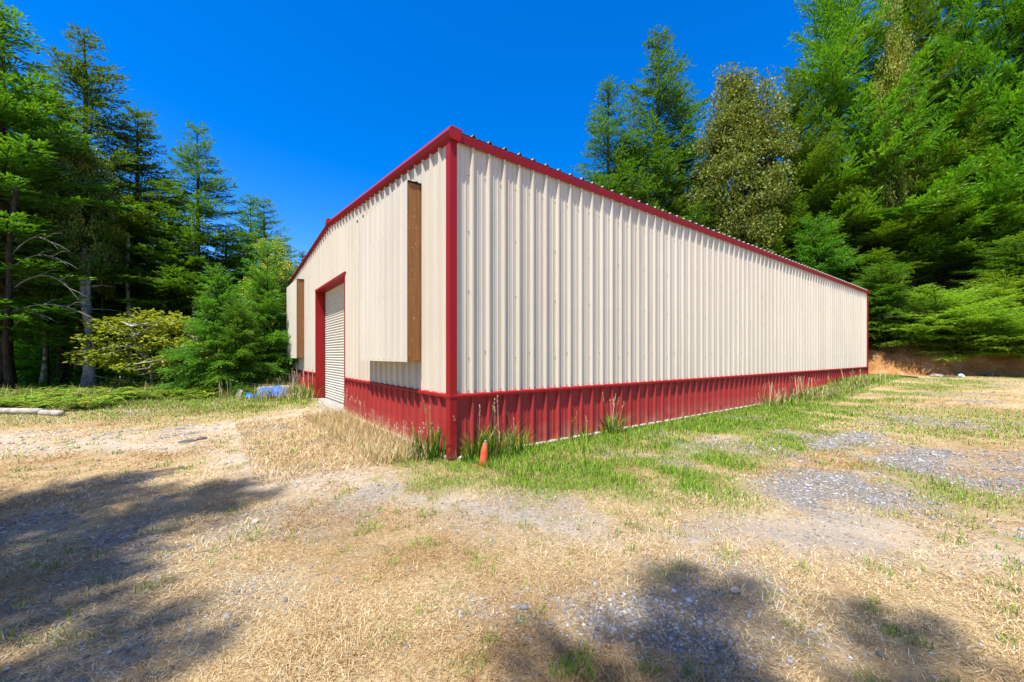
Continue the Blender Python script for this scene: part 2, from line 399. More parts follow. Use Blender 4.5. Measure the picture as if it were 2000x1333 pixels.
def panel(mb, a, b, off, place, z0, z1, mi=0):
    pr = profile(a, b, off); vs = []; fs = []
    for s_, h in pr:
        vs.append((*place(s_, h), z0)); vs.append((*place(s_, h), z1(s_) if callable(z1) else z1))
    for i in range(len(pr) - 1): fs.append((2 * i, 2 * i + 2, 2 * i + 3, 2 * i + 1))
    mb.add(vs, fs, mi)
def screw(mb, place, s_, z, h, mi=1):
    """hex screw head on the sheet"""
    r = .034
    A = [(*place(s_ + r * math.cos(q), h), z + r * math.sin(q)) for q in [k * math.pi / 3 for k in range(6)]]
    B = [(*place(s_ + r * .7 * math.cos(q), h + .03), z + r * .7 * math.sin(q)) for q in [k * math.pi / 3 for k in range(6)]]
    mb.prism(A, B, mi)
side = lambda s_, h: (s_, -h)
gab = lambda s_, h: (-h, s_)
back = lambda s_, h: (LEN + h, s_)
far = lambda s_, h: (s_, WID + h)
OU, OV = .158, .10
wall_top = lambda v: roof_z(v) - .12
rr = random.Random(5)
mb = MB()
panel(mb, 0, LEN, OU, side, BAND, 15.72)
for z in (4.9, 5.2, 8.3, 11.3, 14.2, 3.22):
    for n in range(80):
        if z in (4.9, 5.2, 8.3, 11.3) and n % 3 != (1 if z != 5.2 else 2): continue
        if z == 3.22:
            screw(mb, side, n + OU + .22, z, 0); 
        screw(mb, side, n + OU - .18, z + rr.uniform(-.03, .03), 0)
mb.build('wall', [M_cream, M_screw], barn, fix=False)
mb = MB()
panel(mb, 0, 19.2, OV, gab, BAND, wall_top); panel(mb, 19.2, 31.2, OV, gab, 12.36, wall_top); panel(mb, 31.2, WID, OV, gab, BAND, wall_top)
for n in range(50):
    v_ = n + OV + .3
    for z in (7.0, 10.2, 13.4, 3.25):
        if 18.9 < v_ < 31.5 and z < 12.5: continue
        if n % 3 != 2 or z == 3.25: screw(mb, gab, v_, z + rr.uniform(-.04, .04), 0)
for v_, z in ((11.2, 16.3), (13.2, 16.15), (14.0, 15.9), (15.5, 15.9), (9.3, 14.6), (16.2, 14.8)):
    mb.box(-.13, -.02, v_, v_ + .10, z - .18, z + .02, 2)
mb.build('wall', [M_cream, M_screw, M_rust], barn, fix=False)
mb = MB(); panel(mb, 0, WID, OV, back, 0, wall_top); mb.build('wall', M_cream, barn, fix=False)
mb = MB(); panel(mb, 0, LEN, OU, far, 0, 15.72); mb.build('wall', M_cream, barn, fix=False)
mb = MB(); panel(mb, 0, LEN, OU, side, -.02, BAND - .06); mb.build('wainscot', M_red, barn, fix=False)
mb = MB(); panel(mb, 0, 19.05, OV, gab, -.02, BAND - .06); mb.build('wainscot', M_red, barn, fix=False)
mb = MB(); panel(mb, 31.35, WID, OV, gab, -.02, BAND - .06); mb.build('wainscot', M_red, barn, fix=False)
# sill trim between wainscot and wall
SP = [(-.02, 2.98), (.20, 2.94), (.205, 3.05), (.175, 3.11), (-.02, 3.14)]
def strip(place, a, b, prof=SP):
    m = MB(); m.prism([(*place(a, h), z) for h, z in prof], [(*place(b, h), z) for h, z in prof]); m.build('sill_trim', M_trim, barn)
strip(side, -.206, LEN + .20); strip(gab, -.195, 19.03); strip(gab, 31.37, WID + .18)
# corner trims
def corner(x, y, sx, sy, top):
    P = [(-.182, -.182), (.215, -.182), (.215, .0), (.0, .0), (.0, .24), (-.182, .24)]
    Q = [(x + sx * a, y + sy * b) for a, b in P]
    m = MB(); m.prism([(*q, -.03) for q in Q], [(*q, top) for q in Q]); m.build('corner_trim', M_trim, barn, bevel=.004)
corner(0, 0, 1, 1, 15.62); corner(LEN, 0, -1, 1, 15.62); corner(0, WID, 1, -1, 15.62); corner(LEN, WID, -1, -1, 15.62)
# rake trims (a folded box following the roof slope) with closed ends
RP = [(-.355, -.11), (-.18, .19), (.44, .14), (.36, -.43), (.15, -.47), (-.155, -.45), (-.28, -.34)]
for gx, sg in ((0, 1), (LEN, -1)):
    for a, b in ((-.32, 25.0), (50.32, 25.0)):
        m = MB(); m.prism([(gx + sg * h, a, roof_z(a) + z) for h, z in RP], [(gx + sg * h, b, roof_z(b) + z) for h, z in RP]); m.build('rake_trim', M_trim, barn, bevel=.003)
# roof sheets with ribs and ridge cap
for a, b in ((-.245, 25.0), (50.245, 25.0)):
    m = MB(); pr = profile(.445, LEN - .445, OU); vs = []; fs = []
    for s_, h in pr:
        vs += [(s_, a, roof_z(a) + h + .03), (s_, b, roof_z(b) + h + .03)]
    for i in range(len(pr) - 1): fs.append((2 * i, 2 * i + 2, 2 * i + 3, 2 * i + 1))
    rf = None
    m.add(vs, fs); rf = m.build('roof', M_roof, barn, fix=False)
    sgn = 1 if a < 0 else -1
    # eave fascia: folded face leaning in towards the wall
    ep = [(-.23, .0), (-.235, -.06), (-.20, -.44), (-.165, -.44), (-.165, .0)]
    m = MB(); m.prism([(.44, (0 if a < 0 else 50) + sgn * y, roof_z(a) + z) for y, z in ep], [(LEN - .44, (0 if a < 0 else 50) + sgn * y, roof_z(a) + z) for y, z in ep])
    m.build('eave_fascia', M_trim, barn)
m = MB()
rc = [(-.9, roof_z(25) - .9 * SL + .15), (0, roof_z(25) + .2), (.9, roof_z(25) - .9 * SL + .15), (.9, roof_z(25) - .9 * SL + .10), (0, roof_z(25) + .14), (-.9, roof_z(25) - .9 * SL + .10)]
m.prism([(.46, 25 + y, z) for y, z in rc], [(LEN - .46, 25 + y, z) for y, z in rc]); m.build('ridge_cap', M_trim, barn)
# small folded cap where the two rake trims meet
m = MB(); m.box(-.385, .45, 24.55, 25.45, roof_z(25) - .20, roof_z(25) + .30); m.build('ridge_end', M_trim, barn, bevel=.01)
# roller door
D0, D1, DH, DU = 19.2, 31.2, 12.15, .88
m = MB(); per = .262; zs = []; z = .32
while z < DH + .3:
    for q in range(6): zs.append((z + per * q / 6, (.10 * math.sin(math.pi * q / 6) ** .8) if q else -.03))
    z += per
vs = []; fs = []
for z, h in zs: vs += [(DU - h, D0 + .02, z), (DU - h, D1 - .02, z)]
for i in range(len(zs) - 1): fs.append((2 * i, 2 * i + 2, 2 * i + 3, 2 * i + 1))
m.add(vs, fs); door = m.build('roller_door', M_door, barn, fix=False); props(door, 'cream ribbed roller door, pulled down to the slab')
m = MB(); m.box(DU - .05, DU + .05, D0 + .02, D1 - .02, .22, .33); m.build('bottom_bar', M_conc, door)
m = MB(); m.box(-.175, DU + .25, D0 - .16, D0, -.02, DH); m.build('door_jamb', M_trim, barn)
m = MB(); m.box(-.175, DU + .25, D1, D1 + .16, -.02, DH); m.build('door_jamb', M_trim, barn)
m = MB(); m.box(-.20, DU + .25, D0 - .2, D1 + .2, DH, DH + .22); m.build('door_header', M_trim, barn)
for y in (D0, D1):
    m = MB(); m.box(DU - .12, DU - .062, y if y == D0 else y - .14, y + .14 if y == D0 else y, .25, DH - .01); m.build('door_guide', M_tar, barn)
# slab nose in front of the door, and the white foam bead under the panels
m = MB(); m.box(-.75, DU + 1.0, D0 - .3, D1 + .5, -.5, .22); m.build('door_slab', M_conc, barn, bevel=.02)
def bead(place, a, b):
    n = int((b - a) / .16); m = MB(); rings = []
    for i in range(n + 1):
        s_ = a + (b - a) * i / n; r = .085 + .018 * abs(math.sin(i * .5)) + rr.uniform(-.012, .016)
        rings.append([(*place(s_, .04 + r * 1.2 * math.cos(q)), -.07 + r * math.sin(q)) for q in [math.pi * (k / 7 * 2) for k in range(7)]])
    for i in range(n): m.prism(rings[i], rings[i + 1], caps=False)
    m.build('foundation', M_foam, barn, smooth=True)
bead(side, .05, 60); bead(gab, .05, 18.6)
# two box covers clad in sheet with bare cedar sides
for v0, v1, zt in ((3.25, 11.86, 14.62), (38.11, 46.8, 14.62)):
    m = MB(); gw = lambda s_, h: (-.95 - .35 * h, s_)
    panel(m, v0 - .02, v1, OV, gw, 4.68, zt)
    pr = profile(v0 - .02, v1, OV)
    for n in range(int(v1 - v0)):
        for z in (4.8, 8.6, 12.2): screw(m, gw, v0 + n + .65, z, 0)
    wc = m.build('window_cover', [M_cream, M_screw], barn, fix=False)
    m = MB(); m.box(-.942, -.0, v0, v0 + .13, 4.74, zt - .13); sb = m.build('side_board', M_wood, wc)
    m = MB(); m.box(-.942, -.0, v1 - .13, v1 - .003, 4.74, zt - .03); m.build('side_board', M_wood, wc)
    m = MB(); m.box(-.92, .0, v0 - .015, v1 - .01, zt - .125, zt - .02)
    for k in range(5): m.tube([(-.92 + k * .19, v0 - .03, zt - .06 - .03 * (k % 2)), (-.72 + k * .18, v0 - .045, zt - .1 + .05 * (k % 3))], .03, 6)
    m.build('top_edge', M_tar, wc)
    m = MB(); m.box(-.94, -.002, v0 + .135, v1 - .135, 4.73, 4.80); m.build('soffit', M_wood, wc)

# ------------------------------------------------------------------ trees
def kite(b, e, w, ln, wd):
    """leaf quads: base b, direction e, side w, length ln, half width wd"""
    n = len(b); V = np.empty((n, 4, 3), np.float32)
    ln = np.asarray(ln).reshape(-1, 1); wd = np.asarray(wd).reshape(-1, 1)
    V[:, 0] = b; V[:, 1] = b + e * ln * .45 + w * wd; V[:, 2] = b + e * ln; V[:, 3] = b + e * ln * .45 - w * wd
    return V.reshape(-1, 3)
def norm(a): return a / (np.linalg.norm(a, axis=-1, keepdims=True) + 1e-9)
def conifer(seed, H=20., Rb=3.2, start=.2, power=.8, per_m=9., tw_sp=.115, tuft=.185, tsp=.045, droop=.25, gap=.12, up=.55, dead=14, trunk_r=None, lean=.3, whorl=.62, vs=.16, cup=0., jit=.13):
    g = np.random.default_rng(seed); mb = MB(1.0)
    tr = trunk_r or H * .0125
    zt = np.linspace(0, H, 12); wx = np.cumsum(g.normal(0, lean * .06, 12)); wy = np.cumsum(g.normal(0, lean * .06, 12)); wx -= wx[0]; wy -= wy[0]
    mb.tube([(wx[i], wy[i], zt[i] - .3 * (i == 0)) for i in range(12)], [tr * (1 - .93 * (i / 11)) * (1.35 if i == 0 else 1) for i in range(12)], 9)
    nb = int(H * (1 - start) * per_m); verts = []
    hs = np.sort(g.random(nb)) ** .95
    nw = H * (1 - start) / whorl * (1 + .0 * hs)
    hs = np.clip((np.floor(hs * nw) + .5 + g.normal(0, jit, nb)) / nw, 0, .995)
    hs = start + (1 - start) * hs
    az = (np.arange(nb) * 2.39996 + g.normal(0, .5, nb))
    lobes = g.random(6) * 6.28
    for i in range(nb):
        t = (hs[i] - start) / (1 - start)
        prof = (1 - t) ** power * (.30 + .70 * min(1, t / .16) ** .6)
        L = Rb * prof * (.72 + .5 * g.random()) * (1 + .18 * math.sin(az[i] * 2 + lobes[0] + 5 * t) + .12 * math.sin(3 * az[i] + lobes[1] + 9 * t)) + .26
        if g.random() < gap and t < .93: L *= .45
        z0 = hs[i] * H; bx = np.interp(z0, zt, wx); by = np.interp(z0, zt, wy)
        d = np.array([math.cos(az[i]), math.sin(az[i]), 0.])
        e0 = -.28 + (up + .35) * t ** 1.1 + g.normal(0, .08); dr = droop * (1.15 - t) * (.7 + .6 * g.random())
        n = max(4, int(L / tw_sp)); tt = np.linspace(.10, 1, n)
        zz = L * (e0 * tt - dr * tt ** 2 + (dr * .75 + cup) * tt ** 3)
        sw = g.normal(0, .12) * L
        sd = np.array([-d[1], d[0], 0.])
        P = np.array([bx, by, z0]) + d * (L * tt)[:, None] + sd * (sw * tt ** 2)[:, None] + np.stack([np.zeros(n), np.zeros(n), zz], -1)
        T = norm(np.gradient(P, axis=0)); S = norm(np.cross(T, [0, 0, 1.]))
        mb.tube([(bx, by, z0), tuple(P[n // 3]), tuple(P[2 * n // 3]), tuple(P[-1])], [max(.012, L * .013), max(.010, L * .010), .008, .004], 4, cap=False)
        # twigs (two per node)
        k = 2; tt2 = np.repeat(tt, k); P2 = np.repeat(P, k, 0); T2 = np.repeat(T, k, 0); S2 = np.repeat(S, k, 0)
        m = len(tt2); sg = np.tile([1., -1.], n)[:, None]
        al = (1.05 - .55 * tt2 + g.normal(0, .15, m))[:, None]
        ramp = np.clip((tt2 - .05) / .3, .25, 1)
        tl = np.minimum(.40 * L * (1 - .72 * tt2) + .14, 1.15) * ramp * (.65 + .6 * g.random(m))
        d2 = norm(T2 * np.cos(al) + sg * S2 * np.sin(al) + np.stack([np.zeros(m), np.zeros(m), g.normal(-.06 + .5 * cup, vs, m)], -1))
        cnt = np.maximum(2, (tl / tsp).astype(int)); rep = np.repeat(np.arange(m), cnt)
        q = (np.arange(len(rep)) - np.repeat(np.cumsum(cnt) - cnt, cnt) + .5 + g.normal(0, .2, len(rep))) / np.repeat(cnt, cnt)
        q = np.clip(q, .03, 1)
        l_ = tl[rep]
        b = P2[rep] + d2[rep] * (l_ * q)[:, None]; b[:, 2] -= .22 * l_ * q ** 2
        sd2 = norm(np.cross(d2[rep], [0, 0, 1.]))
        s2 = np.where(g.random(len(rep)) < .5, 1., -1.)[:, None]
        e = norm(d2[rep] + sd2 * s2 * (.60 * g.random((len(rep), 1)) + .1) + g.normal(0, .24, (len(rep), 3)) + [0, 0, .10])
        w = norm(np.cross(e, norm(np.array([0, 0, 1.]) + g.normal(0, .45, (len(rep), 3)))))
        verts.append(kite(b, e, w, tuft * (.7 + .6 * g.random(len(rep))), tuft * (.095 + .07 * g.random(len(rep)))))
    for _ in range(dead):          # bare grey lower limbs
        z0 = H * (.06 + (start + .05) * g.random()); a = g.random() * 6.28; L = (.4 + 1.3 * g.random())
        p = np.array([np.interp(z0, zt, wx), np.interp(z0, zt, wy), z0]); d = np.array([math.cos(a), math.sin(a), g.normal(-.05, .2)])
        mb.tube([tuple(p), tuple(p + d * L * .5 + [0, 0, .03]), tuple(p + d * L + [0, 0, -.12 * L])], [.022, .015, .006], 4, cap=False)
    V = np.concatenate(verts); n = len(V) // 4
    crown = mesh_np('crown', V, np.arange(n * 4).reshape(-1, 4))
    me = bpy.data.meshes.new('trunk'); me.from_pydata(mb.v, [], mb.f); me.polygons.foreach_set('use_smooth', [True] * len(mb.f)); me.update()
    return me, crown
def broadleaf(seed, H=12., crx=4., cz0=.3, ncl=160, leaf=.16, per=70, clr=.75, trunk_r=.16, bare=None, forks=7, shape=1.0, upl=.35):
    g = np.random.default_rng(seed); mb = MB(1.0); C = []
    h0 = H * cz0; zc = (h0 + H) / 2; rz = (H - h0) / 2
    top = np.array([g.normal(0, .3), g.normal(0, .3), H * (cz0 + .35)])
    mb.tube([(0, 0, -.3), (g.normal(0, .1), g.normal(0, .1), h0 * .6), tuple(top * [.7, .7, .75]), tuple(top)], [trunk_r * 1.3, trunk_r, trunk_r * .7, trunk_r * .45], 9)
    limbs = []
    for i in range(forks):
        a = i * 2.4 + g.normal(0, .4); z0 = h0 * .75 + (top[2] - h0 * .75) * (i / forks)
        p0 = np.array([top[0] * z0 / top[2] * .8, top[1] * z0 / top[2] * .8, z0])
        el = .35 + .9 * i / forks
        L = crx * (.95 - .35 * i / forks)
        p1 = p0 + L * .5 * np.array([math.cos(a), math.sin(a), el]); p2 = p0 + L * np.array([math.cos(a + .2), math.sin(a + .2), el * 1.25])
        mb.tube([tuple(p0), tuple(p1), tuple(p2)], [trunk_r * .5, trunk_r * .3, trunk_r * .12], 6, cap=False); limbs += [p1, p2, (p1 + p2) / 2]
    limbs.append(top); limbs = np.array(limbs)
    for _ in range(ncl):
        d = norm(g.normal(0, 1, 3)); r = (.45 + .55 * g.random() ** .5) * (1 + .28 * math.sin(3 * math.atan2(d[1], d[0]) + seed) * math.cos(2.5 * d[2] + seed))
        zz = d[2] * r; taper = 1 - .42 * max(0, zz) ** shape
        c = np.array([d[0] * r * crx * taper, d[1] * r * crx * taper, zc + zz * rz])
        C.append(c); j = np.argmin(((limbs - c) ** 2).sum(1)); a = limbs[j]
        if g.random() < .55: mb.tube([tuple(a), tuple((a + c) / 2 + g.normal(0, .12, 3)), tuple(c)], [.03, .02, .008], 4, cap=False)
    C = np.array(C); n = ncl * per
    rep = np.repeat(np.arange(ncl), per); crad = (clr * (.6 + .8 * g.random(ncl)))[rep]
    o = norm(g.normal(0, 1, (n, 3))) * (crad * g.random(n) ** .45)[:, None]; o[:, 2] *= .62
    b = C[rep] + o
    e = norm(o / (crad[:, None]) + g.normal(0, .7, (n, 3)) + [0, 0, -.15]); w = norm(np.cross(e, norm(np.array([0, 0, upl]) + g.normal(0, .5, (n, 3)))))
    V = kite(b, e, w, leaf * (.6 + .7 * g.random(n)), leaf * .30 * (.7 + .6 * g.random(n)))
    if bare:
        for (p, rads) in bare: mb.tube(p, rads, 6, cap=False)
    crown = mesh_np('crown', V, np.arange(n * 4).reshape(-1, 4))
    me = bpy.data.meshes.new('trunk'); me.from_pydata(mb.v, [], mb.f); me.polygons.foreach_set('use_smooth', [True] * len(mb.f)); me.update()
    return me, crown
def with_mats(pair, bark, leaf):
    pair[0].materials.append(bark); pair[1].materials.append(leaf); return pair
KIND = {
 'fir_a': (with_mats(conifer(1, 20, 3.5, .22, .92, per_m=12, gap=.16, vs=.18, cup=.12), M_bark, M_firl), 20, 3.3),
 'fir_b': (with_mats(conifer(2, 20, 3.3, .14, .92, per_m=12, gap=.16, vs=.18, cup=.12), M_bark, M_firl), 20, 3.0),
 'fir_c': (with_mats(conifer(3, 20, 3.5, .10, .80, per_m=11, droop=.16, gap=.15, dead=6, vs=.24, cup=.26, jit=.22), M_bark, M_firr), 20, 3.4),
 'dense_fir': (with_mats(conifer(4, 20, 4.0, .06, .68, per_m=11, tw_sp=.10, droop=.10, gap=.20, up=.95, dead=12, whorl=.9, vs=.26, cup=.32, jit=.2), M_bark, M_firr), 20, 3.9),
 'dark_fir': (with_mats(conifer(5, 20, 3.0, .16, .92, per_m=13, vs=.22, gap=.16, cup=.15, droop=.3, dead=12), M_bark, M_fird), 20, 2.7),
 'thin_fir': (with_mats(conifer(6, 20, 2.2, .33, .62, per_m=9, gap=.30, droop=.38, dead=16), M_barkp, M_fird), 20, 2.0),
 'young_fir': (with_mats(conifer(8, 5, 1.9, .02, 1.0, per_m=34, tw_sp=.07, tuft=.12, tsp=.04, droop=.16, gap=.06, up=.75, dead=0, trunk_r=.07, whorl=.28), M_bark, M_firy), 5, 1.9),
 'young_fir_b': (with_mats(conifer(9, 5, 2.1, .02, .70, per_m=34, tw_sp=.07, tuft=.12, tsp=.04, droop=.20, gap=.08, up=.6, dead=0, trunk_r=.07, whorl=.28), M_bark, M_firy), 5, 2.1),
 'shade_fir': (with_mats(conifer(16, 20, 2.6, .12, .70, per_m=6.0, gap=.22, droop=.3, dead=16, whorl=.9), M_bark, M_fird), 20, 2.6),
 'oak': (with_mats(broadleaf(11, 20, 4.0, .14, 820, .23, 90, .95, .25, shape=1.2), M_bark, M_oak), 20, 4.0),
 'maple': (with_mats(broadleaf(12, 5, 2.0, .10, 170, .16, 45, .42, .06, upl=1.4), M_barkp, M_maple), 5, 2.0),
 'yellow_tree': (with_mats(broadleaf(13, 12, 2.3, .2, 260, .17, 50, .6, .09), M_bark, M_maple), 12, 2.3),
 'madrone': (with_mats(broadleaf(14, 12, 2.6, .35, 330, .15, 65, .6, .10), M_bark, M_madr), 12, 3.0),
 'feathery_shrub': (with_mats(conifer(10, 3, 2.3, .03, .42, per_m=60, tw_sp=.07, tuft=.11, tsp=.045, droop=.12, gap=.2, up=1.0, dead=0, trunk_r=.04, whorl=.1), M_bark, M_shrub), 3, 2.3),
 'shrub': (with_mats(broadleaf(15, 3, 2.2, .02, 170, .11, 60, .5, .04, shape=1), M_bark, M_shrub), 3, 2.2),
}
def tree(name, kind, px, top, D, label, w=None, group=None, cat='tree', rz=None, zoff=0):
    """stand a tree of a kind in column px at depth D (ft), its top at pixel row top, crown radius w (ft)"""
    u, v = at(px, D); z = gh(u, v) + zoff
    ztop = (5.04 + (HY - top) * D / FPX) * FT
    (tm, cm), H0, R0 = KIND[kind]
    sz = (ztop - z) / H0; sx = (w * FT / R0) if w else sz
    o = empty(name, (u, v, z), label, cat, group, rz if rz is not None else rr.uniform(0, 6.28)); o.scale = (sx, sx, sz)
    a = bpy.data.objects.new('trunk', tm); col.objects.link(a); a.parent = o
    b = bpy.data.objects.new('crown', cm); col.objects.link(b); b.parent = o
    return o
GL, GR, GC = 'tall trees along the left forest edge', 'trees on the hill right of the barn', 'trees behind the barn roof'
# left edge
tree('fir_tree', 'fir_b', 5, 22, 54, 'tall fir cut by the left picture edge, its long boughs reaching over the clearing', 14, GL)
tree('fir_tree', 'fir_a', 168, 72, 66, 'tallest pointed fir of the left forest, second from the left picture edge', 14.5, GL)
tree('fir_tree', 'fir_b', 88, 150, 76, 'dark fir behind and between the two tallest firs at left', 13, GL)
tree('fir_tree', 'fir_b', 268, 222, 74, 'broad fir just right of the tallest left fir, lower pointed top', 12, GL)
tree('fir_tree', 'fir_a', 385, 248, 72, 'slender fir with clear layered boughs and a lone top against the sky', 10.5, GL)
tree('fir_tree', 'fir_b', 330, 360, 82, 'fir filling the gap left of the lone layered fir', 13, GL)
tree('fir_tree', 'dark_fir', 488, 382, 90, 'left one of the two small matching fir tops near the barn gable', 9, GL)
tree('fir_tree', 'fir_b', 516, 392, 86, 'right one of the two small matching fir tops near the barn gable', 9, GL)
tree('fir_tree', 'fir_c', 548, 462, 82, 'short bushy fir closest to the far barn corner', 9, GL)
tree('fir_tree', 'fir_c', 440, 440, 78, 'bushy fir behind the two young firs', 11, GL)
tree('fir_tree', 'dark_fir', 590, 492, 130, 'distant fir with only its tip above the left roof slope', 8, GL)
tree('fir_tree', 'fir_c', 225, 330, 86, 'shaded fir behind the pale twin trunks', 12, GL)
tree('madrone_tree', 'madrone', 165, 265, 61, 'olive leaved tree with yellowish tips in front of the tallest left fir', 5.0, GL)
tree('madrone_tree', 'madrone', 95, 320, 60, 'low olive leaved tree under the tallest left firs', 4.2, GL)
tree('maple_tree', 'maple', 305, 605, 56, 'yellow green maple sapling left of the young firs', 7.4)
tree('maple_tree', 'yellow_tree', 535, 470, 66, 'yellow tipped broadleaf rising above the young firs beside the gable', 4.6)
tree('young_fir', 'young_fir', 426, 532, 51, 'bright green young fir with a thin leader, left of the pair', 5.6)
tree('young_fir', 'young_fir', 522, 488, 57, 'bright green young fir touching the far barn corner', 5.8, rz=2.0)
tree('young_fir', 'young_fir_b', 470, 590, 50, 'low bright green fir between the two larger young firs', 3.6)

# bare pale stems at the forest edge
def pole(px, D, r, topz, label, bark, limbs=()):
    u, v = at(px, D); z = gh(u, v); g = np.random.default_rng(int(px)); m = MB(1.0)
    pts = [(0, 0, -.2)]; x = y = 0
    for k in range(1, 9): x += g.normal(0, .05); y += g.normal(0, .05); pts.append((x, y, topz * k / 8))
    m.tube(pts, [r * (1.25 if k == 0 else 1 - .055 * k) for k in range(9)], 10)
    for _ in range(7):
        zz = topz * (.15 + .8 * g.random()); a = g.random() * 6.28; L = .5 + g.random()
        m.tube([(0, 0, zz), (L * .5 * math.cos(a), L * .5 * math.sin(a), zz + .08), (L * math.cos(a), L * math.sin(a), zz + .02)], [.025, .015, .006], 5, cap=False)
    o = empty('bare_tree', (u, v, z), label, 'tree')
    m.build('trunk', bark, o, smooth=True, fix=False)
    if limbs:
        m = MB(1.0)
        for P, r0 in limbs:
            n = len(P); m.tube(P, [r0 * (1 - .8 * k / (n - 1)) for k in range(n)], 6, cap=False)
        m.build('limbs', M_deadw, o, smooth=True, fix=False)
    return o
def arch(z0, L, rise, drop, side_=0):
    d = (CT, -ST); pts = []
    for k in range(8):
        t = k / 7; pts.append((d[0] * L * t + side_ * t * ST, d[1] * L * t + side_ * t * CT, z0 + rise * math.sin(t * 2.2) - drop * t * t))
    return pts
ft = FT
arches = [(arch(4.05, 2.6, .95, 1.15), .035), (arch(3.2, 3.0, .5, .6), .035), (arch(4.9, 2.2, .7, .5), .03), (arch(2.5, 1.3, .8, .2), .025), (arch(5.4, 1.8, .9, .5), .03)]
for P, r0 in list(arches):
    for j in (3, 4, 5, 6):
        p = P[j]; L = .7
        arches.append(([p, (p[0] + L * .5 * CT, p[1] - L * .5 * ST, p[2] + (.18 if j % 2 else -.14)), (p[0] + L * CT, p[1] - L * ST, p[2] + (.2 if j % 2 else -.34))], .016))
pole(22, 50, .11, 8.5, 'pale trunk with bare grey limbs arching to the right, near the left picture edge', M_bark, arches)
pole(165, 60, .16, 6.6, 'left stem of the pale twin trunks at the forest edge', M_barkp)
pole(181, 60.5, .15, 6.2, 'right stem of the pale twin trunks at the forest edge', M_barkp)
pole(121, 62, .17, 9.5, 'dark straight trunk left of the pale twin trunks', M_bark)
pole(148, 66, .08, 7.5, 'thin reddish sapling trunk just left of the pale twin trunks', M_barkp)
pole(198, 64, .09, 8.5, 'thin dark trunk just right of the pale twin trunks', M_bark)
pole(82, 64, .12, 7.5, 'short lit trunk right of the limbed pale trunk', M_barkp)
pole(252, 66, .12, 8, 'grey trunk half hidden left of the maple sapling', M_barkp)
pole(374, 70, .12, 9, 'grey bare stem above the young firs', M_barkp)

for px_, D_, r_, lb_ in ((60, 70, .11, 'slim shaded trunk between the limbed trunk and the lit short trunk'), (215, 72, .15, 'stout shaded trunk right of the thin dark trunk beside the twin trunks'), (320, 74, .12, 'shaded trunk rising behind the maple sapling')):
    pole(px_, D_, r_, 9, lb_, M_bark)

# right side on the hill
tree('fir_tree', 'dark_fir', 1186, 163, 112, 'dark pointed fir, leftmost of the trees above the side eave', 15.5, GC)
tree('fir_tree', 'dark_fir', 1286, 68, 114, 'tallest fir behind the barn with an irregular open top', 17, GC)
tree('fir_tree', 'thin_fir', 1332, 172, 120, 'thin fir with a long bare stem right of the tallest one behind the barn', 11, GC)
tree('fir_tree', 'fir_c', 1238, 196, 126, 'fir between the dark pointed fir and the tallest one behind the barn', 11, GC)
tree('fir_tree', 'fir_c', 1300, 330, 108, 'low light green fir just above the eave, left of the brownish oak', 14, GC)
tree('fir_tree', 'fir_c', 1215, 300, 110, 'low green fir just above the eave below the dark pointed fir', 13, GC)
tree('fir_tree', 'young_fir', 1392, 400, 104, 'small bright fir peeping over the eave left of the brownish oak', 8, GC)
tree('oak_tree', 'oak', 1444, 150, 100, 'brownish olive oak with a rounded crown right of the firs behind the barn', 10.8, GR)
tree('fir_tree', 'dense_fir', 1640, -70, 102, 'huge fir whose left boughs stand against the sky right of the oak', 20, GR)
tree('fir_tree', 'dense_fir', 1550, 150, 100, 'dense fir partly behind the oak, lower top', 14, GR)
tree('fir_tree', 'dense_fir', 1762, -170, 102, 'huge fir right of the yellow leaved tree, top cut by the picture edge', 17, GR)
tree('fir_tree', 'dense_fir', 1880, -260, 98, 'huge dark fir second from the right picture edge', 18, GR)
tree('fir_tree', 'dense_fir', 1990, -300, 92, 'huge fir cut by the right picture edge', 18, GR)
tree('fir_tree', 'fir_c', 2120, -200, 90, 'fir beyond the right picture edge with boughs reaching in', 17, GR)
tree('maple_tree', 'yellow_tree', 1745, -5, 92, 'slender yellow leaved tree in front of the huge firs near the top edge', 4.2, GR)
tree('fir_tree', 'fir_c', 1660, 330, 96, 'mid height light green fir above the far barn corner', 13, GR)
tree('fir_tree', 'fir_c', 1780, 300, 94, 'mid height light green fir right of the far barn corner', 14, GR)
tree('fir_tree', 'fir_c', 1905, 280, 90, 'mid height green fir over the right bank', 14, GR)
tree('young_fir', 'young_fir_b', 1590, 430, 90, 'bright green young fir above the eave, right of the oak foot', 9, GR)
tree('young_fir', 'young_fir', 1500, 470, 96, 'small bright fir above the eave below the oak crown', 9, GR)
tree('young_fir', 'young_fir_b', 1725, 520, 78, 'young fir just right of the far barn corner', 8, GR)
tree('young_fir', 'young_fir_b', 1985, 470, 76, 'young fir at the right picture edge above the bank', 9, GR)
tree('fir_tree', 'dense_fir', 1480, 330, 112, 'shaded fir behind the foot of the oak', 12, GR)
tree('shrub', 'feathery_shrub', 1835, 590, 74, 'feathery light green shrub leaning over the clay bank', 10.0, None, 'shrub')
tree('shrub', 'feathery_shrub', 1975, 560, 74, 'larger green shrub at the right picture edge on the clay bank', 9, None, 'shrub')
tree('shrub', 'shrub', 1760, 625, 80, 'small green shrub between the far barn corner and the feathery shrub', 6, None, 'shrub')

tree('shrub', 'feathery_shrub', 1900, 628, 69.5, 'light green shrub spilling over the clay bank above the pale rock', 7, None, 'shrub')
tree('shrub', 'feathery_shrub', 1992, 632, 67, 'light green shrub spilling over the clay bank at the right picture edge', 6, None, 'shrub')
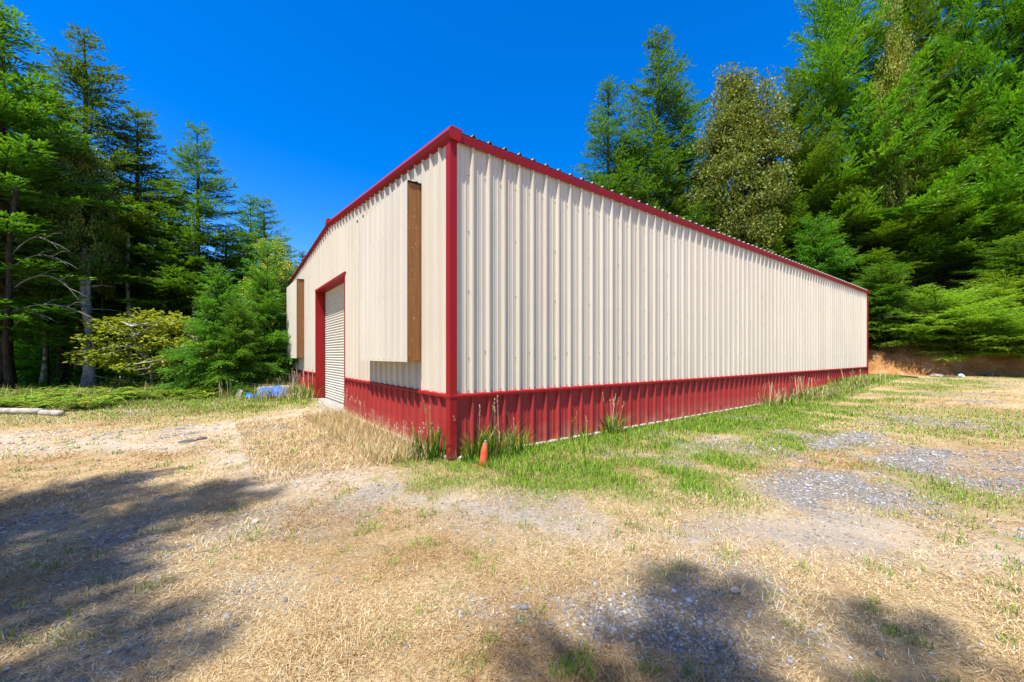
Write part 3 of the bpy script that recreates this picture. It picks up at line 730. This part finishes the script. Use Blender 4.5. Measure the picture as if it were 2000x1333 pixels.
# woods further back: look alike
for i in range(28):
    px = -150 + 29 * i + rr.uniform(-8, 8); D = rr.uniform(92, 135)
    if px > 640: continue
    tree('fir_tree', rr.choice(['fir_b', 'fir_c', 'fir_a']), px, (470 + max(0, px) * .15) + rr.uniform(-40, 60), D, 'shaded fir deep inside the left woods', rr.uniform(10, 13), 'firs deep inside the left woods')
for i in range(16):
    px = -120 + 44 * i + rr.uniform(-15, 15)
    tree('young_fir', rr.choice(['young_fir', 'young_fir_b']), px if px < 560 else 300, rr.uniform(560, 640), rr.uniform(68, 88), 'low shaded fir among the trunks of the left woods', rr.uniform(8, 11), 'low firs among the left trunks')
for i in range(20):
    px = 1150 + 55 * i + rr.uniform(-15, 15)
    tree('fir_tree', rr.choice(['fir_c', 'dense_fir']), px, (430 - max(0, px - 1400) * .55) + rr.uniform(-30, 40), rr.uniform(125, 150), 'shaded fir far up the hill behind the barn', rr.uniform(14, 18), 'firs far up the hill')

# trees behind the photographer whose shade falls across the yard
def shade_tree(kind, u, v, H, w, label):
    (tm, cm), H0, R0 = KIND[kind]
    o = empty('fir_tree', (u, v, gh(u, v)), label, 'tree'); o.scale = (w / R0, w / R0, H / H0)
    for nm, me in (('trunk', tm), ('crown', cm)):
        a = bpy.data.objects.new(nm, me); col.objects.link(a); a.parent = o
SHADE = [('shade_fir', -11.6, 15.3, 19, 2.8, 'fir left of the photographer, outside the picture, shading the bare track'), ('shade_fir', -16.5, 15.6, 20, 3.4, 'fir furthest left of the photographer, outside the picture'),
         ('shade_fir', -7.4, 8.0, 17, 2.0, 'fir behind and left of the photographer, outside the picture'), ('shade_fir', 3.1, 9.9, 18, 1.7, 'thin fir right behind the photographer, outside the picture'),
         ('shade_fir', 6.2, 8.6, 16, 1.4, 'thin fir behind and right of the photographer, outside the picture')]
for kd, r_, d_, H_, w_, lb in SHADE:      # r_, d_: where the shade of the tree top ends, feet right of and ahead of the photographer
    u_ = CAMX + (r_ * CT + d_ * ST) * FT; v_ = CAMY + (-r_ * ST + d_ * CT) * FT
    shade_tree(kd, u_ - H_ * .361, v_ - H_ * .205, H_, w_, lb)

# ------------------------------------------------------------------ blades: grass, weeds, ferns, gravel
def blades(u, v, ln, wd, tilt, az, cols, z=None, bend=.5):
    """curved two-segment blades as one vertex/face set"""
    n = len(u); z = height(u, v) if z is None else z
    b = np.stack([u, v, z], -1); d = np.stack([np.cos(az), np.sin(az), np.zeros(n)], -1); s_ = np.stack([-np.sin(az), np.cos(az), np.zeros(n)], -1)
    up = np.array([0, 0, 1.])
    ct, st = np.cos(tilt)[:, None], np.sin(tilt)[:, None]
    t2 = np.minimum(tilt + bend, 1.75); c2, s2 = np.cos(t2)[:, None], np.sin(t2)[:, None]
    L = ln[:, None]; W = wd[:, None]
    m = b + (up * ct + d * st) * L * .55; tip = m + (up * c2 + d * s2) * L * .45
    V = np.empty((n, 5, 3)); V[:, 0] = b - s_ * W; V[:, 1] = b + s_ * W; V[:, 2] = m + s_ * W * .75; V[:, 3] = m - s_ * W * .75; V[:, 4] = tip
    i = np.arange(n)[:, None] * 5
    return V.reshape(-1, 3), i + np.array([[0, 1, 2, 3]]), i + np.array([[3, 2, 4]]), np.repeat(cols, 5, 0)
def scatter(n, rmin, rmax, g, half=64, power=1.0):
    """points round the yard, density thinning with distance"""
    r = rmin * (rmax / rmin) ** (g.random(n) ** power); a = R_(90) - TH + np.radians(g.uniform(-half, half, n))
    return CAMX + r * np.cos(a), CAMY + r * np.sin(a), r
def outside(u, v, m=.05): return ~((u > -m) & (u < 24.4 + m) & (v > -m) & (v < 15.3))
g = np.random.default_rng(21)
tan = np.array([[.46, .335, .165], [.56, .435, .24], [.38, .25, .11], [.62, .51, .32], [.29, .175, .07]])
grn = np.array([[.10, .22, .012], [.165, .30, .018], [.24, .33, .035], [.055, .145, .010]])
u, v, r = scatter(950000, 1.3, 36, g, power=.8)
ok = outside(u, v) & (u < bank_line(v) - .3); u, v, r = u[ok], v[ok], r[ok]
mg, mgr, mtr, mdi, mwo = masks(u, v)
dens = np.clip(1 - .86 * mgr - .86 * mtr - .9 * mwo, .03, 1) * (.35 + .9 * sstep(.3, .6, fbm(u, v, .35, 110)))
keep = g.random(len(u)) < dens; u, v, r, mg = u[keep], v[keep], r[keep], mg[keep]
isg = g.random(len(u)) < mg * .9
n = len(u)
cols = tan[g.integers(0, 5, n)] * (.8 + .4 * g.random((n, 1)))
patch = sstep(.36, .64, fbm(u, v, 1.7, 140))[:, None]; cols = cols * ((1 - patch) * np.array([[.80, .70, .60]]) + patch * np.array([[1.12, 1.14, 1.16]]))
cols[isg] = grn[g.integers(0, 4, isg.sum())] * (.8 + .5 * g.random((isg.sum(), 1)))
tuftn = sstep(.45, .7, fbm(u, v, .6, 120))
tilt = np.where(isg, g.uniform(.1, .8, n), g.uniform(.95, 1.55, n) - .5 * tuftn * g.random(n))
ln = np.where(isg, g.uniform(.02, .075, n), g.uniform(.012, .058, n)) * (1 + .6 * tuftn)
du_ = (u - CAMX) * ST + (v - CAMY) * CT
lf = poly_mask(u, v, P_left, 1.2, .8, 5)
ln = ln * (1 + .9 * lf * sstep(9.5, 13, du_)); tilt = np.where((lf > .5), np.minimum(tilt, g.uniform(.2, 1.0, n)), tilt)
wd = .0013 * np.clip(r / 2.8, 1, 4.6) * (.7 + .6 * g.random(n))
V, A4, A3, Cc = blades(u, v, ln, wd, tilt, g.uniform(0, 6.28, n), cols)
props(link('grass', mesh_np('grass', V, A4, A3, colattr=Cc), M_grass), 'short dry and green grass of the yard', 'grass', kind='stuff')

# taller green and dry growth along the barn foot
g = np.random.default_rng(22); parts_ = []
def belt(n, uf, vf, lmin, lmax, cset, wd=.004, tl=(.05, .5)):
    u = uf(n); v = vf(n); c = cset[g.integers(0, len(cset), n)] * (.75 + .5 * g.random((n, 1)))
    return blades(u, v, g.uniform(lmin, lmax, n), wd * (.7 + .6 * g.random(n)), g.uniform(*tl, n), g.uniform(0, 6.28, n), c)
def thick(a, b, w, s_): return lambda n: a + (b - a) * g.random(n) ** s_
parts_.append(belt(22000, lambda n: .1 + 24.5 * g.random(n) ** 1.3, lambda n: -.12 - 1.5 * g.random(n) ** 1.6, .04, .15, grn, .004))
parts_.append(belt(14000, lambda n: 13 + 11.5 * g.random(n), lambda n: -.15 - 1.1 * g.random(n) ** 1.2, .07, .26, np.concatenate([grn, tan[:2]]), .006))
parts_.append(belt(15000, lambda n: -.25 - 2.2 * g.random(n) ** 1.2, lambda n: .2 + 5.5 * g.random(n), .05, .17, tan, .0035, (.5, 1.45)))
parts_.append(belt(7000, lambda n: -.18 - .9 * g.random(n) ** 1.5, lambda n: .2 + 5.4 * g.random(n), .12, .34, np.concatenate([tan, tan, grn[2:3]]), .0028, (.1, .8)))
parts_.append(belt(6000, lambda n: -.2 - 1.5 * g.random(n) ** 1.2, lambda n: 9.8 + 6 * g.random(n), .15, .6, np.concatenate([tan, grn]), .008))
n_ = 16000; kp = g.uniform(-250, 560, n_); kd = g.uniform(37, 54, n_)
lu, lv = CAMX + ((kp - 1000) / FPX * kd * CT + kd * ST) * FT, CAMY + (-(kp - 1000) / FPX * kd * ST + kd * CT) * FT
hh = np.where(kp > 390, .4, 1.) * (.15 + .55 * sstep(.42, .68, fbm(lu, lv, 1.6, 130)) * sstep(38, 46, kd))
cs = np.concatenate([grn, grn, tan])
parts_.append(blades(lu, lv, hh * g.uniform(.5, 1.1, n_), .006 * (.7 + .6 * g.random(n_)), g.uniform(.05, .6, n_), g.uniform(0, 6.28, n_), cs[g.integers(0, len(cs), n_)] * (.75 + .5 * g.random((n_, 1)))))
V, A4, A3, Cc = [], [], [], []; off = 0
for p in parts_:
    V.append(p[0]); A4.append(p[1] + off); A3.append(p[2] + off); Cc.append(p[3]); off += len(p[0])
props(link('tall_grass', mesh_np('tall_grass', np.concatenate(V), np.concatenate(A4), np.concatenate(A3), colattr=np.concatenate(Cc)), M_grass), 'longer grass along the foot of the barn walls', 'grass', kind='stuff')

# separate tufts of tall grass and weeds with seed heads
def tuft(name, u, v, n, h, spread, cset, label, heads=0, headc=(.62, .50, .28), wd=.005, group=None, tl=(.05, .55), seed=0, cat='grass tuft'):
    g = np.random.default_rng(seed + 300)
    uu = g.normal(0, spread * .4, n); vv = g.normal(0, spread * .4, n)
    c = np.array(cset)[g.integers(0, len(cset), n)] * (.75 + .5 * g.random((n, 1)))
    a = np.arctan2(vv, uu) + g.normal(0, .8, n)
    V, A4, A3, C_ = blades(uu, vv, h * (.45 + .6 * g.random(n)), wd * (.7 + .6 * g.random(n)), g.uniform(*tl, n), a, c, z=np.zeros(n) - .02)
    o = empty(name, (u, v, gh(u, v)), label, cat, group)
    props(link('blades', mesh_np('blades', V, A4, A3, colattr=C_), M_grass, o), kind='stuff')
    if heads:
        vs, cs = [], []
        for k in range(heads):
            a = g.random() * 6.28; lean = g.uniform(.05, .3); hh = h * g.uniform(.85, 1.35)
            b = np.array([g.normal(0, spread * .3), g.normal(0, spread * .3), 0]); tip = b + np.array([math.cos(a) * lean * hh, math.sin(a) * lean * hh, hh])
            st_ = np.linspace(0, 1, 5)[:, None]; ln = b + (tip - b) * st_
            s_ = np.array([-math.sin(a), math.cos(a), 0]) * wd * .5
            for q in range(4): vs.append([ln[q] - s_, ln[q] + s_, ln[q + 1] + s_, ln[q + 1] - s_])
            for _ in range(16):
                p = tip - (tip - b) * g.uniform(0, .20); e = norm(np.array([g.normal(0, .6), g.normal(0, .6), 1.])); w = norm(np.cross(e, g.normal(0, 1, 3)))
                l_ = .030 * (h / .6) ** .5; vs.append([p, p + e * l_ * .5 + w * l_ * .22, p + e * l_, p + e * l_ * .5 - w * l_ * .16])
        V = np.array(vs).reshape(-1, 3); nq = len(vs)
        sh_ = link('seed_heads', mesh_np('seed_heads', V, np.arange(nq * 4).reshape(-1, 4), colattr=np.tile(np.array(headc), (len(V), 1))), M_grass, o); sh_['kind'] = 'stuff'
    return o
GT = 'grass tufts along the barn foot'
f = FT
tuft('grass_tuft', .95 * f, -.6 * f, 110, .64, .26, grn, 'tall green grass tuft at the near corner, right of the corner trim', 2, seed=1, wd=.0075)
tuft('grass_tuft', 2.1 * f, -.7 * f, 190, .70, .42, np.concatenate([grn, grn, tan[:1]]), 'largest green grass tuft with seed heads, behind the orange cone', 5, seed=2, wd=.0075)
tuft('grass_tuft', 3.7 * f, -.6 * f, 90, .52, .3, grn, 'green grass tuft just right of the large one behind the orange cone', 5, seed=3, wd=.006)
tuft('grass_tuft', 11.6 * f, -.55 * f, 110, .62, .22, grn, 'single upright grass tuft against the middle of the red side wainscot', 7, seed=4, wd=.007)
tuft('grass_tuft', 8.6 * f, -.5 * f, 60, .40, .4, grn, 'thin weeds on the side wainscot between the cone and the upright tuft', 6, (.5, .42, .1), seed=5)
tuft('grass_tuft', 37 * f, -.9 * f, 110, .55, .8, np.concatenate([grn, tan]), 'dry seeding grass near the far half of the side wall', 26, (.62, .48, .25), seed=6, wd=.010)
tuft('grass_tuft', 45 * f, -1. * f, 140, .60, 1.2, np.concatenate([grn, tan]), 'tall green and straw grass where the rising ground meets the side wall', 26, (.62, .48, .25), seed=7, wd=.012)
tuft('grass_tuft', 62 * f, -1. * f, 170, .50, 2.2, grn, 'tall green grass by the far end of the side wall', 20, (.62, .5, .2), seed=8, wd=.016)
tuft('weed', -.75 * f, 1.0 * f, 90, .72, .3, grn[[0, 3]], 'dark green weed left of the near barn corner', 3, (.3, .3, .1), seed=9, wd=.009, cat='weed')
for i, (vv, h_) in enumerate(((1.6, .75), (3.0, .55), (4.6, .5), (6.2, .42), (8.0, .45), (10.4, .55), (13.2, .7), (16.0, .75), (18.2, .8))):
    names = ['dry seeding grass beside the dark weed at the near corner', 'dry grass against the red gable wainscot, second from the near corner', 'dry grass under the right edge of the near box cover',
             'dry grass under the middle of the near box cover', 'short dry grass under the left half of the near box cover', 'dry grass just left of the near box cover', 'dry grass midway between box cover and roller door',
             'tall dry grass right of the roller door', 'tall dry grass touching the right jamb of the roller door']
    tuft('grass_tuft', -.5 * f, vv * f, 26, h_ * .62, .42, tan, names[i], 9, (.66, .50, .33), seed=20 + i, wd=.0035)
tuft('weed', -.7 * f, 32.5 * f, 90, .9, .4, grn, 'dark weed against the left jamb of the roller door', 10, (.6, .4, .2), seed=40, wd=.014, cat='weed')
tuft('weed', -1.3 * f, 37.0 * f, 200, .72, .8, np.array([[.16, .2, .09], [.22, .24, .11], [.30, .26, .14]]), 'grey green bushy weed between the debris pile and the door', 12, (.66, .48, .36), seed=41, wd=.012, cat='weed')
tuft('weed', -1.0 * f, 43 * f, 220, 1.0, 1.1, np.array([[.16, .2, .09], [.24, .26, .12], [.34, .29, .16]]), 'tall pale weed at the far corner of the gable', 14, (.66, .52, .4), seed=42, wd=.014, cat='weed')
for i, (px, py, h_, lb) in enumerate(((448, 778, .55, 'weeds left of the debris pile'), (575, 786, .35, 'low weeds right of the blue tarp'), (505, 797, .20, 'straw weeds in front of the blue tarp'))):
    tuft('weed', *gz(px, py), 110, h_, .7, np.concatenate([grn[:2], tan[:2]]), lb, 7, (.6, .5, .3), seed=50 + i, wd=.012, cat='weed')

# ferns at the left forest edge
def fern_mesh(g, pts):
    vs, cs = [], []
    for (x, y, s_) in pts:
        z = gh(x, y)
        for k in range(8):
            a = k * .785 + g.normal(0, .25); L = s_ * g.uniform(.7, 1.1); d = np.array([math.cos(a), math.sin(a), 0]); sd = np.array([-d[1], d[0], 0])
            col_ = np.array([.115, .245, .018]) * g.uniform(.7, 1.5) * np.array([g.uniform(.8, 2.1), 1, 1])
            n = 12
            for q in range(n):
                t = (q + .5) / n; p = np.array([x, y, z]) + d * L * t * .85 + np.array([0, 0, L * (1.15 * t - .95 * t * t)])
                pl = L * .26 * (1 - t) ** .7 * min(1, t * 5) + .015; wv = L * .045
                for sg in (1, -1):
                    e = norm(sd * sg + d * .35 + np.array([0, 0, g.normal(-.1, .12)])); w = d * wv
                    vs.append([p, p + e * pl * .5 + w, p + e * pl, p + e * pl * .5 - w]); cs.append(col_)
    V = np.array(vs).reshape(-1, 3); return mesh_np('ferns', V, np.arange(len(V)).reshape(-1, 4), colattr=np.repeat(np.array(cs), 4, 0))
g = np.random.default_rng(31); pts = []
for _ in range(330):
    px = g.uniform(-250, 540); D = g.uniform(43, 58) if px > 230 else g.uniform(36, 56)
    if px > 400 and D < 47: continue
    x, y = at(px, D); pts.append((x, y, g.uniform(.35, 1.0)))
for _ in range(60):
    px = g.uniform(540, 640); D = g.uniform(56, 66); x, y = at(px, D)
    if x < -.3: pts.append((x, y, g.uniform(.5, .9)))
props(link('ferns', fern_mesh(g, pts), M_fern), 'bright green bracken along the left forest edge', 'ferns', kind='stuff')
# undergrowth inside the woods
def under_mesh(g, centres):
    bs, es, ws, ls = [], [], [], []
    for (x, y, z, r, n) in centres:
        o = norm(g.normal(0, 1, (n, 3))) * (r * g.random(n) ** .4)[:, None]; o[:, 2] = np.abs(o[:, 2]) * 1.0
        bs.append(np.array([x, y, z]) + o); e = norm(g.normal(0, 1, (n, 3)) + [0, 0, -.2]); es.append(e); ws.append(norm(np.cross(e, norm(np.array([0, 0, .6]) + g.normal(0, .5, (n, 3)))))); ls.append(.14 * (.6 + .8 * g.random(n)))
    b, e, w, l_ = map(np.concatenate, (bs, es, ws, ls)); V = kite(b, e, w, l_, l_ * .3)
    return mesh_np('undergrowth', V, np.arange(len(V)).reshape(-1, 4))
cen = []
for _ in range(260):
    px = g.uniform(-300, 600); D = g.uniform(62, 110); x, y = at(px, D); cen.append((x, y, gh(x, y), g.uniform(.5, 1.5), 260))
for _ in range(16):
    px = g.uniform(1700, 2150); D = g.uniform(78, 110); x, y = at(px, D)
    if x > bank_line(y) + 3.5: cen.append((x, y, gh(x, y), g.uniform(.4, 1.1), 220))
props(link('undergrowth', under_mesh(g, cen), M_under), 'low shaded leaves between the forest trunks', 'undergrowth', kind='stuff')

# loose stones of the gravel patches
def pebbles(g, u, v, sz, cols):
    ico = np.array([(0, .526, .851), (0, -.526, .851), (0, .526, -.851), (0, -.526, -.851), (.526, .851, 0), (-.526, .851, 0), (.526, -.851, 0), (-.526, -.851, 0), (.851, 0, .526), (-.851, 0, .526), (.851, 0, -.526), (-.851, 0, -.526)])
    fc = np.array([(0, 1, 8), (0, 8, 4), (0, 4, 5), (0, 5, 9), (0, 9, 1), (1, 6, 8), (8, 6, 10), (8, 10, 4), (4, 10, 2), (4, 2, 5), (5, 2, 11), (5, 11, 9), (9, 11, 7), (9, 7, 1), (1, 7, 6), (3, 6, 7), (3, 7, 11), (3, 11, 2), (3, 2, 10), (3, 10, 6)])
    n = len(u); P = ico[None] * (1 + g.normal(0, .17, (n, 12, 1))); sc = np.stack([np.ones(n), g.uniform(.55, .95, n), g.uniform(.3, .6, n)], -1) * sz[:, None]
    P = P * sc[:, None]; a = g.uniform(0, 6.28, n); c, s_ = np.cos(a)[:, None], np.sin(a)[:, None]
    X = P[..., 0] * c - P[..., 1] * s_; Y = P[..., 0] * s_ + P[..., 1] * c
    V = np.stack([X + u[:, None], Y + v[:, None], P[..., 2] + (height(u, v) + sz * .12)[:, None]], -1)
    F = (np.arange(n)[:, None, None] * 12 + fc[None]).reshape(-1, 3)
    return V.reshape(-1, 3), F, np.repeat(cols, 12, 0)
g = np.random.default_rng(41)
u, v, r = scatter(230000, 1.4, 24, g, power=.8)
ok = outside(u, v, .3) & (u < bank_line(v)); u, v, r = u[ok], v[ok], r[ok]
_, gr_, tr_, _, wo_ = masks(u, v)
keep = g.random(len(u)) < np.clip(gr_ * np.where(r < 5.5, .45, .9) + tr_ * .16 + .004, 0, 1) * (1 - wo_); u, v, r, gr_ = u[keep], v[keep], r[keep], gr_[keep]
n = len(u); sz = np.exp(g.normal(-5.0, .45, n)) * np.clip(r / 4, 1, 2.6); sz = np.clip(sz, .004, .035)
shade = g.uniform(.12, .36, (n, 1)); cols = shade * np.array([[1.0, 1.0, 1.03]]); brown = g.random(n) < .25; cols[brown] = shade[brown] * np.array([[1.1, .92, .72]])
V, F, Cc = pebbles(g, u, v, sz, cols)
props(link('gravel', mesh_np('gravel', V, None, F, colattr=Cc), M_stone), 'blue grey gravel showing through the dry grass', 'gravel', kind='stuff')

# ------------------------------------------------------------------ small things in the yard
def obj_mat(name, c, c2, rough=.6, scale=10): return simple(name, c, c2, scale, rough)
M_orange = obj_mat('orange_plastic', (.66, .085, .022), (.56, .15, .075), .55, 7)
M_blue = obj_mat('blue_tarp', (.015, .075, .50), (.02, .15, .62), .45, 6)
M_grey = obj_mat('weathered_board', (.42, .38, .33), (.24, .21, .18), .85, 12)
M_white = obj_mat('bleached_wood', (.42, .37, .31), (.22, .185, .145), .85, 8)
M_black = obj_mat('black_plastic', (.025, .025, .03), (.05, .05, .06), .5, 8)
M_brownw = obj_mat('brown_plank', (.22, .12, .06), (.12, .07, .04), .8, 9)
M_pale = obj_mat('pale_blue_plastic', (.45, .62, .70), (.35, .50, .58), .5, 9)
M_dstone = obj_mat('dark_stone', (.10, .10, .105), (.05, .05, .055), .85, 14)
# orange cone, tip worn pale, foot in the grass
cu, cv = .60 * f, -1.95 * f
cz = gh(cu, cv)
cone = empty('traffic_cone', (cu, cv, cz - .02), 'faded orange marker cone standing in green grass at the near barn corner', 'cone')
cone.rotation_euler = (R_(2), R_(4), 0)
m = MB(1.0); zz = [0, .05, .14, .22, .28, .325, .35]; rd = [.061, .061, .057, .050, .040, .027, .013]
m.tube([(0, 0, z) for z in zz], rd, 20); m.build('body', M_orange, cone, smooth=True)
m = MB(1.0); m.tube([(0, 0, .347), (0, 0, .362), (0, 0, .370)], [.017, .016, .008], 14); m.build('tip', M_white, cone, smooth=True)
m = MB(1.0); m.box(-.11, .11, -.11, .11, -.005, .02); m.build('base', M_orange, cone, bevel=.01)

# logs at far left
def log(px0, px1, py, r, label, seed):
    a = gz(px0, py); b = gz(px1, py + 2); g = np.random.default_rng(seed); m = MB(1.0)
    P = [(a[0] + (b[0] - a[0]) * t, a[1] + (b[1] - a[1]) * t, gh(*a) + r * .75 + g.normal(0, .004)) for t in np.linspace(0, 1, 9)]
    m.tube(P, [r * (1 + g.normal(0, .05)) for _ in range(9)], 10)
    return props(m.build('log', M_white, None, smooth=True), label, 'log')
log(-90, 79, 809, .085, 'bleached log lying in grass, cut by the left picture edge', 1)
log(81, 120, 812, .08, 'short bleached log lying end to end right of the longer log', 2)

# debris heap by the gable
def sheet(name, corners, mat, label, cat, bumps=.05, n=14, seed=0, thick=.012):
    """crumpled sheet over four ground corners given as (x,y,z)"""
    g = np.random.default_rng(seed); A, B, C_, D_ = [np.array(c, float) for c in corners]; vs, fs = [], []
    for i in range(n + 1):
        for j in range(n + 1):
            s_, t = i / n, j / n; p = (A * (1 - s_) + B * s_) * (1 - t) + (D_ * (1 - s_) + C_ * s_) * t
            k = bumps * (2 * vnoise(p[0] * 4, p[1] * 4 + p[2] * 5, 1, seed) - .8 + 1.2 * vnoise(p[0] * 11, p[1] * 11 + p[2] * 9, 1, seed + 3) - .6)
            vs.append(tuple(p + np.array([k * .6, k * .4, k + bumps * .6])))
    for i in range(n):
        for j in range(n): q = i * (n + 1) + j; fs.append((q, q + 1, q + n + 2, q + n + 1))
    m = MB(1.0); m.add(vs, fs); o = m.build(name, mat, None, smooth=True)
    sm = o.modifiers.new('solid', 'SOLIDIFY'); sm.thickness = thick
    return props(o, label, cat)
def W(px, py, D):
    x, y = at(px, D); return (x, y, (5.04 + (HY - py) * D / FPX) * FT)
sheet('tarp', [W(497, 782, 44), W(558, 780, 44), W(558, 762, 46.5), W(500, 764, 46.5)], M_blue, 'crumpled bright blue tarp hanging over the front of the debris heap', 'tarp', .10, 22, 1)
sheet('tarp', [W(477, 780, 45), W(494, 780, 45), W(494, 771, 46), W(480, 772, 46)], M_blue, 'small scrap of blue tarp left of the main tarp', 'tarp', .05, 10, 2)
sheet('plywood_sheet', [W(498, 768, 46.5), W(560, 770, 46), W(566, 756, 49), W(505, 758, 49)], M_white, 'bleached warped plywood sheet lying on the debris heap above the blue tarp', 'board', .025, 10, 3, .03)
def plank(a, b, w, t, mat, name, label, cat):
    A, B = np.array(a), np.array(b); d = norm(B - A); s_ = norm(np.cross(d, [0, 0, 1.])); up = np.cross(s_, d); m = MB(1.0)
    sec = lambda P: [tuple(P + s_ * w / 2 + up * t / 2), tuple(P - s_ * w / 2 + up * t / 2), tuple(P - s_ * w / 2 - up * t / 2), tuple(P + s_ * w / 2 - up * t / 2)]
    m.prism(sec(A), sec(B)); return props(m.build(name, mat, None, bevel=.006), label, cat)
# dark feed trough: open top box with a pale rim
tr_ = empty('trough', W(481, 768, 49.5), 'dark open trough tilted up behind the plywood sheet', 'trough', rz=-TH + .12); tr_.rotation_euler[1] = R_(6)
m = MB(1.0); Lb, Wb, Hb, tk = .82, .42, .36, .02
m.box(0, Lb, 0, tk, 0, Hb); m.box(0, Lb, Wb - tk, Wb, 0, Hb); m.box(0, tk, tk, Wb - tk, 0, Hb); m.box(Lb - tk, Lb, tk, Wb - tk, 0, Hb); m.box(tk, Lb - tk, tk, Wb - tk, 0, tk)
m.build('body', M_black, tr_)
m = MB(1.0); m.box(-.03, Lb + .03, -.03, .015, Hb, Hb + .025); m.box(-.03, Lb + .03, Wb - .015, Wb + .03, Hb, Hb + .025); m.box(-.03, .015, .017, Wb - .017, Hb, Hb + .025); m.box(Lb - .015, Lb + .03, .017, Wb - .017, Hb, Hb + .025)
m.build('rim', M_grey, tr_)
plank(W(463, 781, 46), W(470, 762, 47), .16, .05, M_grey, 'board', 'grey board stub leaning at the left end of the debris heap', 'board')
plank(W(460, 782, 45), W(473, 783, 45), .12, .05, M_white, 'board', 'short bleached board lying at the left foot of the debris heap', 'board')
plank(W(520, 758, 50), W(545, 765, 48), .14, .05, M_brownw, 'board', 'pinkish brown plank sloping down on top of the debris heap', 'board')
plank(W(522, 770, 50), W(523, 741, 50), .10, .07, M_brownw, 'post', 'short brown post standing behind the plywood sheet', 'post')
plank(W(459, 762, 50), W(455, 743, 50), .05, .04, M_brownw, 'stake', 'thin leaning stake in front of the young firs', 'stake')
# black hose beyond the barn
pts = [W(px, py, D) for px, py, D in ((1688, 734.5, 71), (1715, 735, 69), (1740, 737, 67), (1765, 740.5, 64.5), (1792, 745.5, 61.5))]
m = MB(1.0); m.tube([(p[0], p[1], gh(p[0], p[1]) + .05) for p in pts], .035, 8); props(m.build('hose', M_black, None, smooth=True), 'black hose lying on bare ground from the far barn corner', 'hose')
# bits at the foot of the bank
def on(px, D, dz=.03): x, y = at(px, D); return (x, y, gh(x, y) + dz)
plank(on(1842, 66), on(1866, 65.5), .25, .06, M_brownw, 'plank', 'short brown plank lying at the foot of the clay bank', 'plank')
def rock(name, p, s_, mat, label, cat, seed, flat=.6):
    import bmesh
    g = np.random.default_rng(seed); bm = bmesh.new(); bmesh.ops.create_icosphere(bm, subdivisions=3, radius=1)
    for vv in bm.verts:
        c = vv.co; k = 1 + .45 * (vnoise(c.x * 1.3 + seed, c.y * 1.3 + c.z * 1.7, 1, seed) - .5) + .2 * (vnoise(c.x * 4 + seed, c.y * 4 + c.z * 3, 1, seed) - .5)
        vv.co = (c.x * k * s_, c.y * k * s_ * .75, c.z * k * s_ * flat)
    me = bpy.data.meshes.new(name); bm.to_mesh(me); bm.free()
    o = link(name, me, mat, None, p); o.rotation_euler = (0, 0, g.uniform(0, 6)); return props(o, label, cat)
rock('rock', on(1877, 65, .05), .14, M_pale, 'pale bluish rock at the foot of the clay bank, right of the plank', 'rock', 3, .8)
rock('rock', on(1934, 66, .05), .20, M_dstone, 'grey blue rock against the clay bank near the right picture edge', 'rock', 4)
rock('rock', on(1830, 65.5, .05), .22, M_grey, 'flat grey rock left of the plank at the clay bank', 'rock', 5, .4)
x, y = gz(365, 862); rock('rock', (x, y, gh(x, y) + .0), .14, M_dstone, 'flat dark stone on the bare track left of the barn', 'rock', 6, .25)
x, y = gz(393, 857); rock('rock', (x, y, gh(x, y) + .01), .09, M_dstone, 'small dark stone just right of the flat dark stone on the track', 'rock', 7, .3)
x, y = gz(500, 1022); rock('rock', (x, y, gh(x, y) + .005), .045, M_grey, 'light grey stone on the gravel spot in the left foreground', 'rock', 8, .45)
x, y = gz(1435, 1158); rock('rock', (x, y, gh(x, y) + .015), .03, M_grey, 'small round grey stone on dry grass in the right foreground', 'rock', 9, .8)

# ------------------------------------------------------------------ light
SUN = np.array([.88, .42, -2.44]); SUN /= np.linalg.norm(SUN)
el = math.asin(-SUN[2]); rot = math.atan2(-SUN[0], -SUN[1])
w = bpy.data.worlds.new('World'); scene.world = w; w.use_nodes = True
nt = w.node_tree; bg = nt.nodes['Background']
sky = nt.nodes.new('ShaderNodeTexSky'); sky.sky_type = 'NISHITA'; sky.sun_disc = False
sky.sun_elevation = el; sky.sun_rotation = rot; sky.altitude = 600; sky.air_density = 1.0; sky.dust_density = 1.4; sky.ozone_density = 3.0
hs = nt.nodes.new('ShaderNodeHueSaturation'); hs.inputs['Saturation'].default_value = 1.5; hs.inputs['Hue'].default_value = .512
nt.links.new(sky.outputs[0], hs.inputs['Color']); nt.links.new(hs.outputs[0], bg.inputs['Color'])
bg.inputs['Strength'].default_value = .145
sl = bpy.data.lights.new('sun', 'SUN'); sl.energy = 5.0; sl.angle = R_(.53); sl.color = (1, .955, .88)
so = bpy.data.objects.new('sun', sl); col.objects.link(so)
from mathutils import Vector
so.rotation_euler = Vector(SUN).to_track_quat('-Z', 'Y').to_euler(); so.location = (-10, -8, 30)

vs_ = scene.view_settings; vs_.view_transform = 'Standard'; vs_.look = 'None'; vs_.gamma = 1; vs_.exposure = .93
scene.cycles.max_bounces = 8; scene.cycles.diffuse_bounces = 4; scene.cycles.glossy_bounces = 3; scene.cycles.transmission_bounces = 4
scene.cycles.use_denoising = True
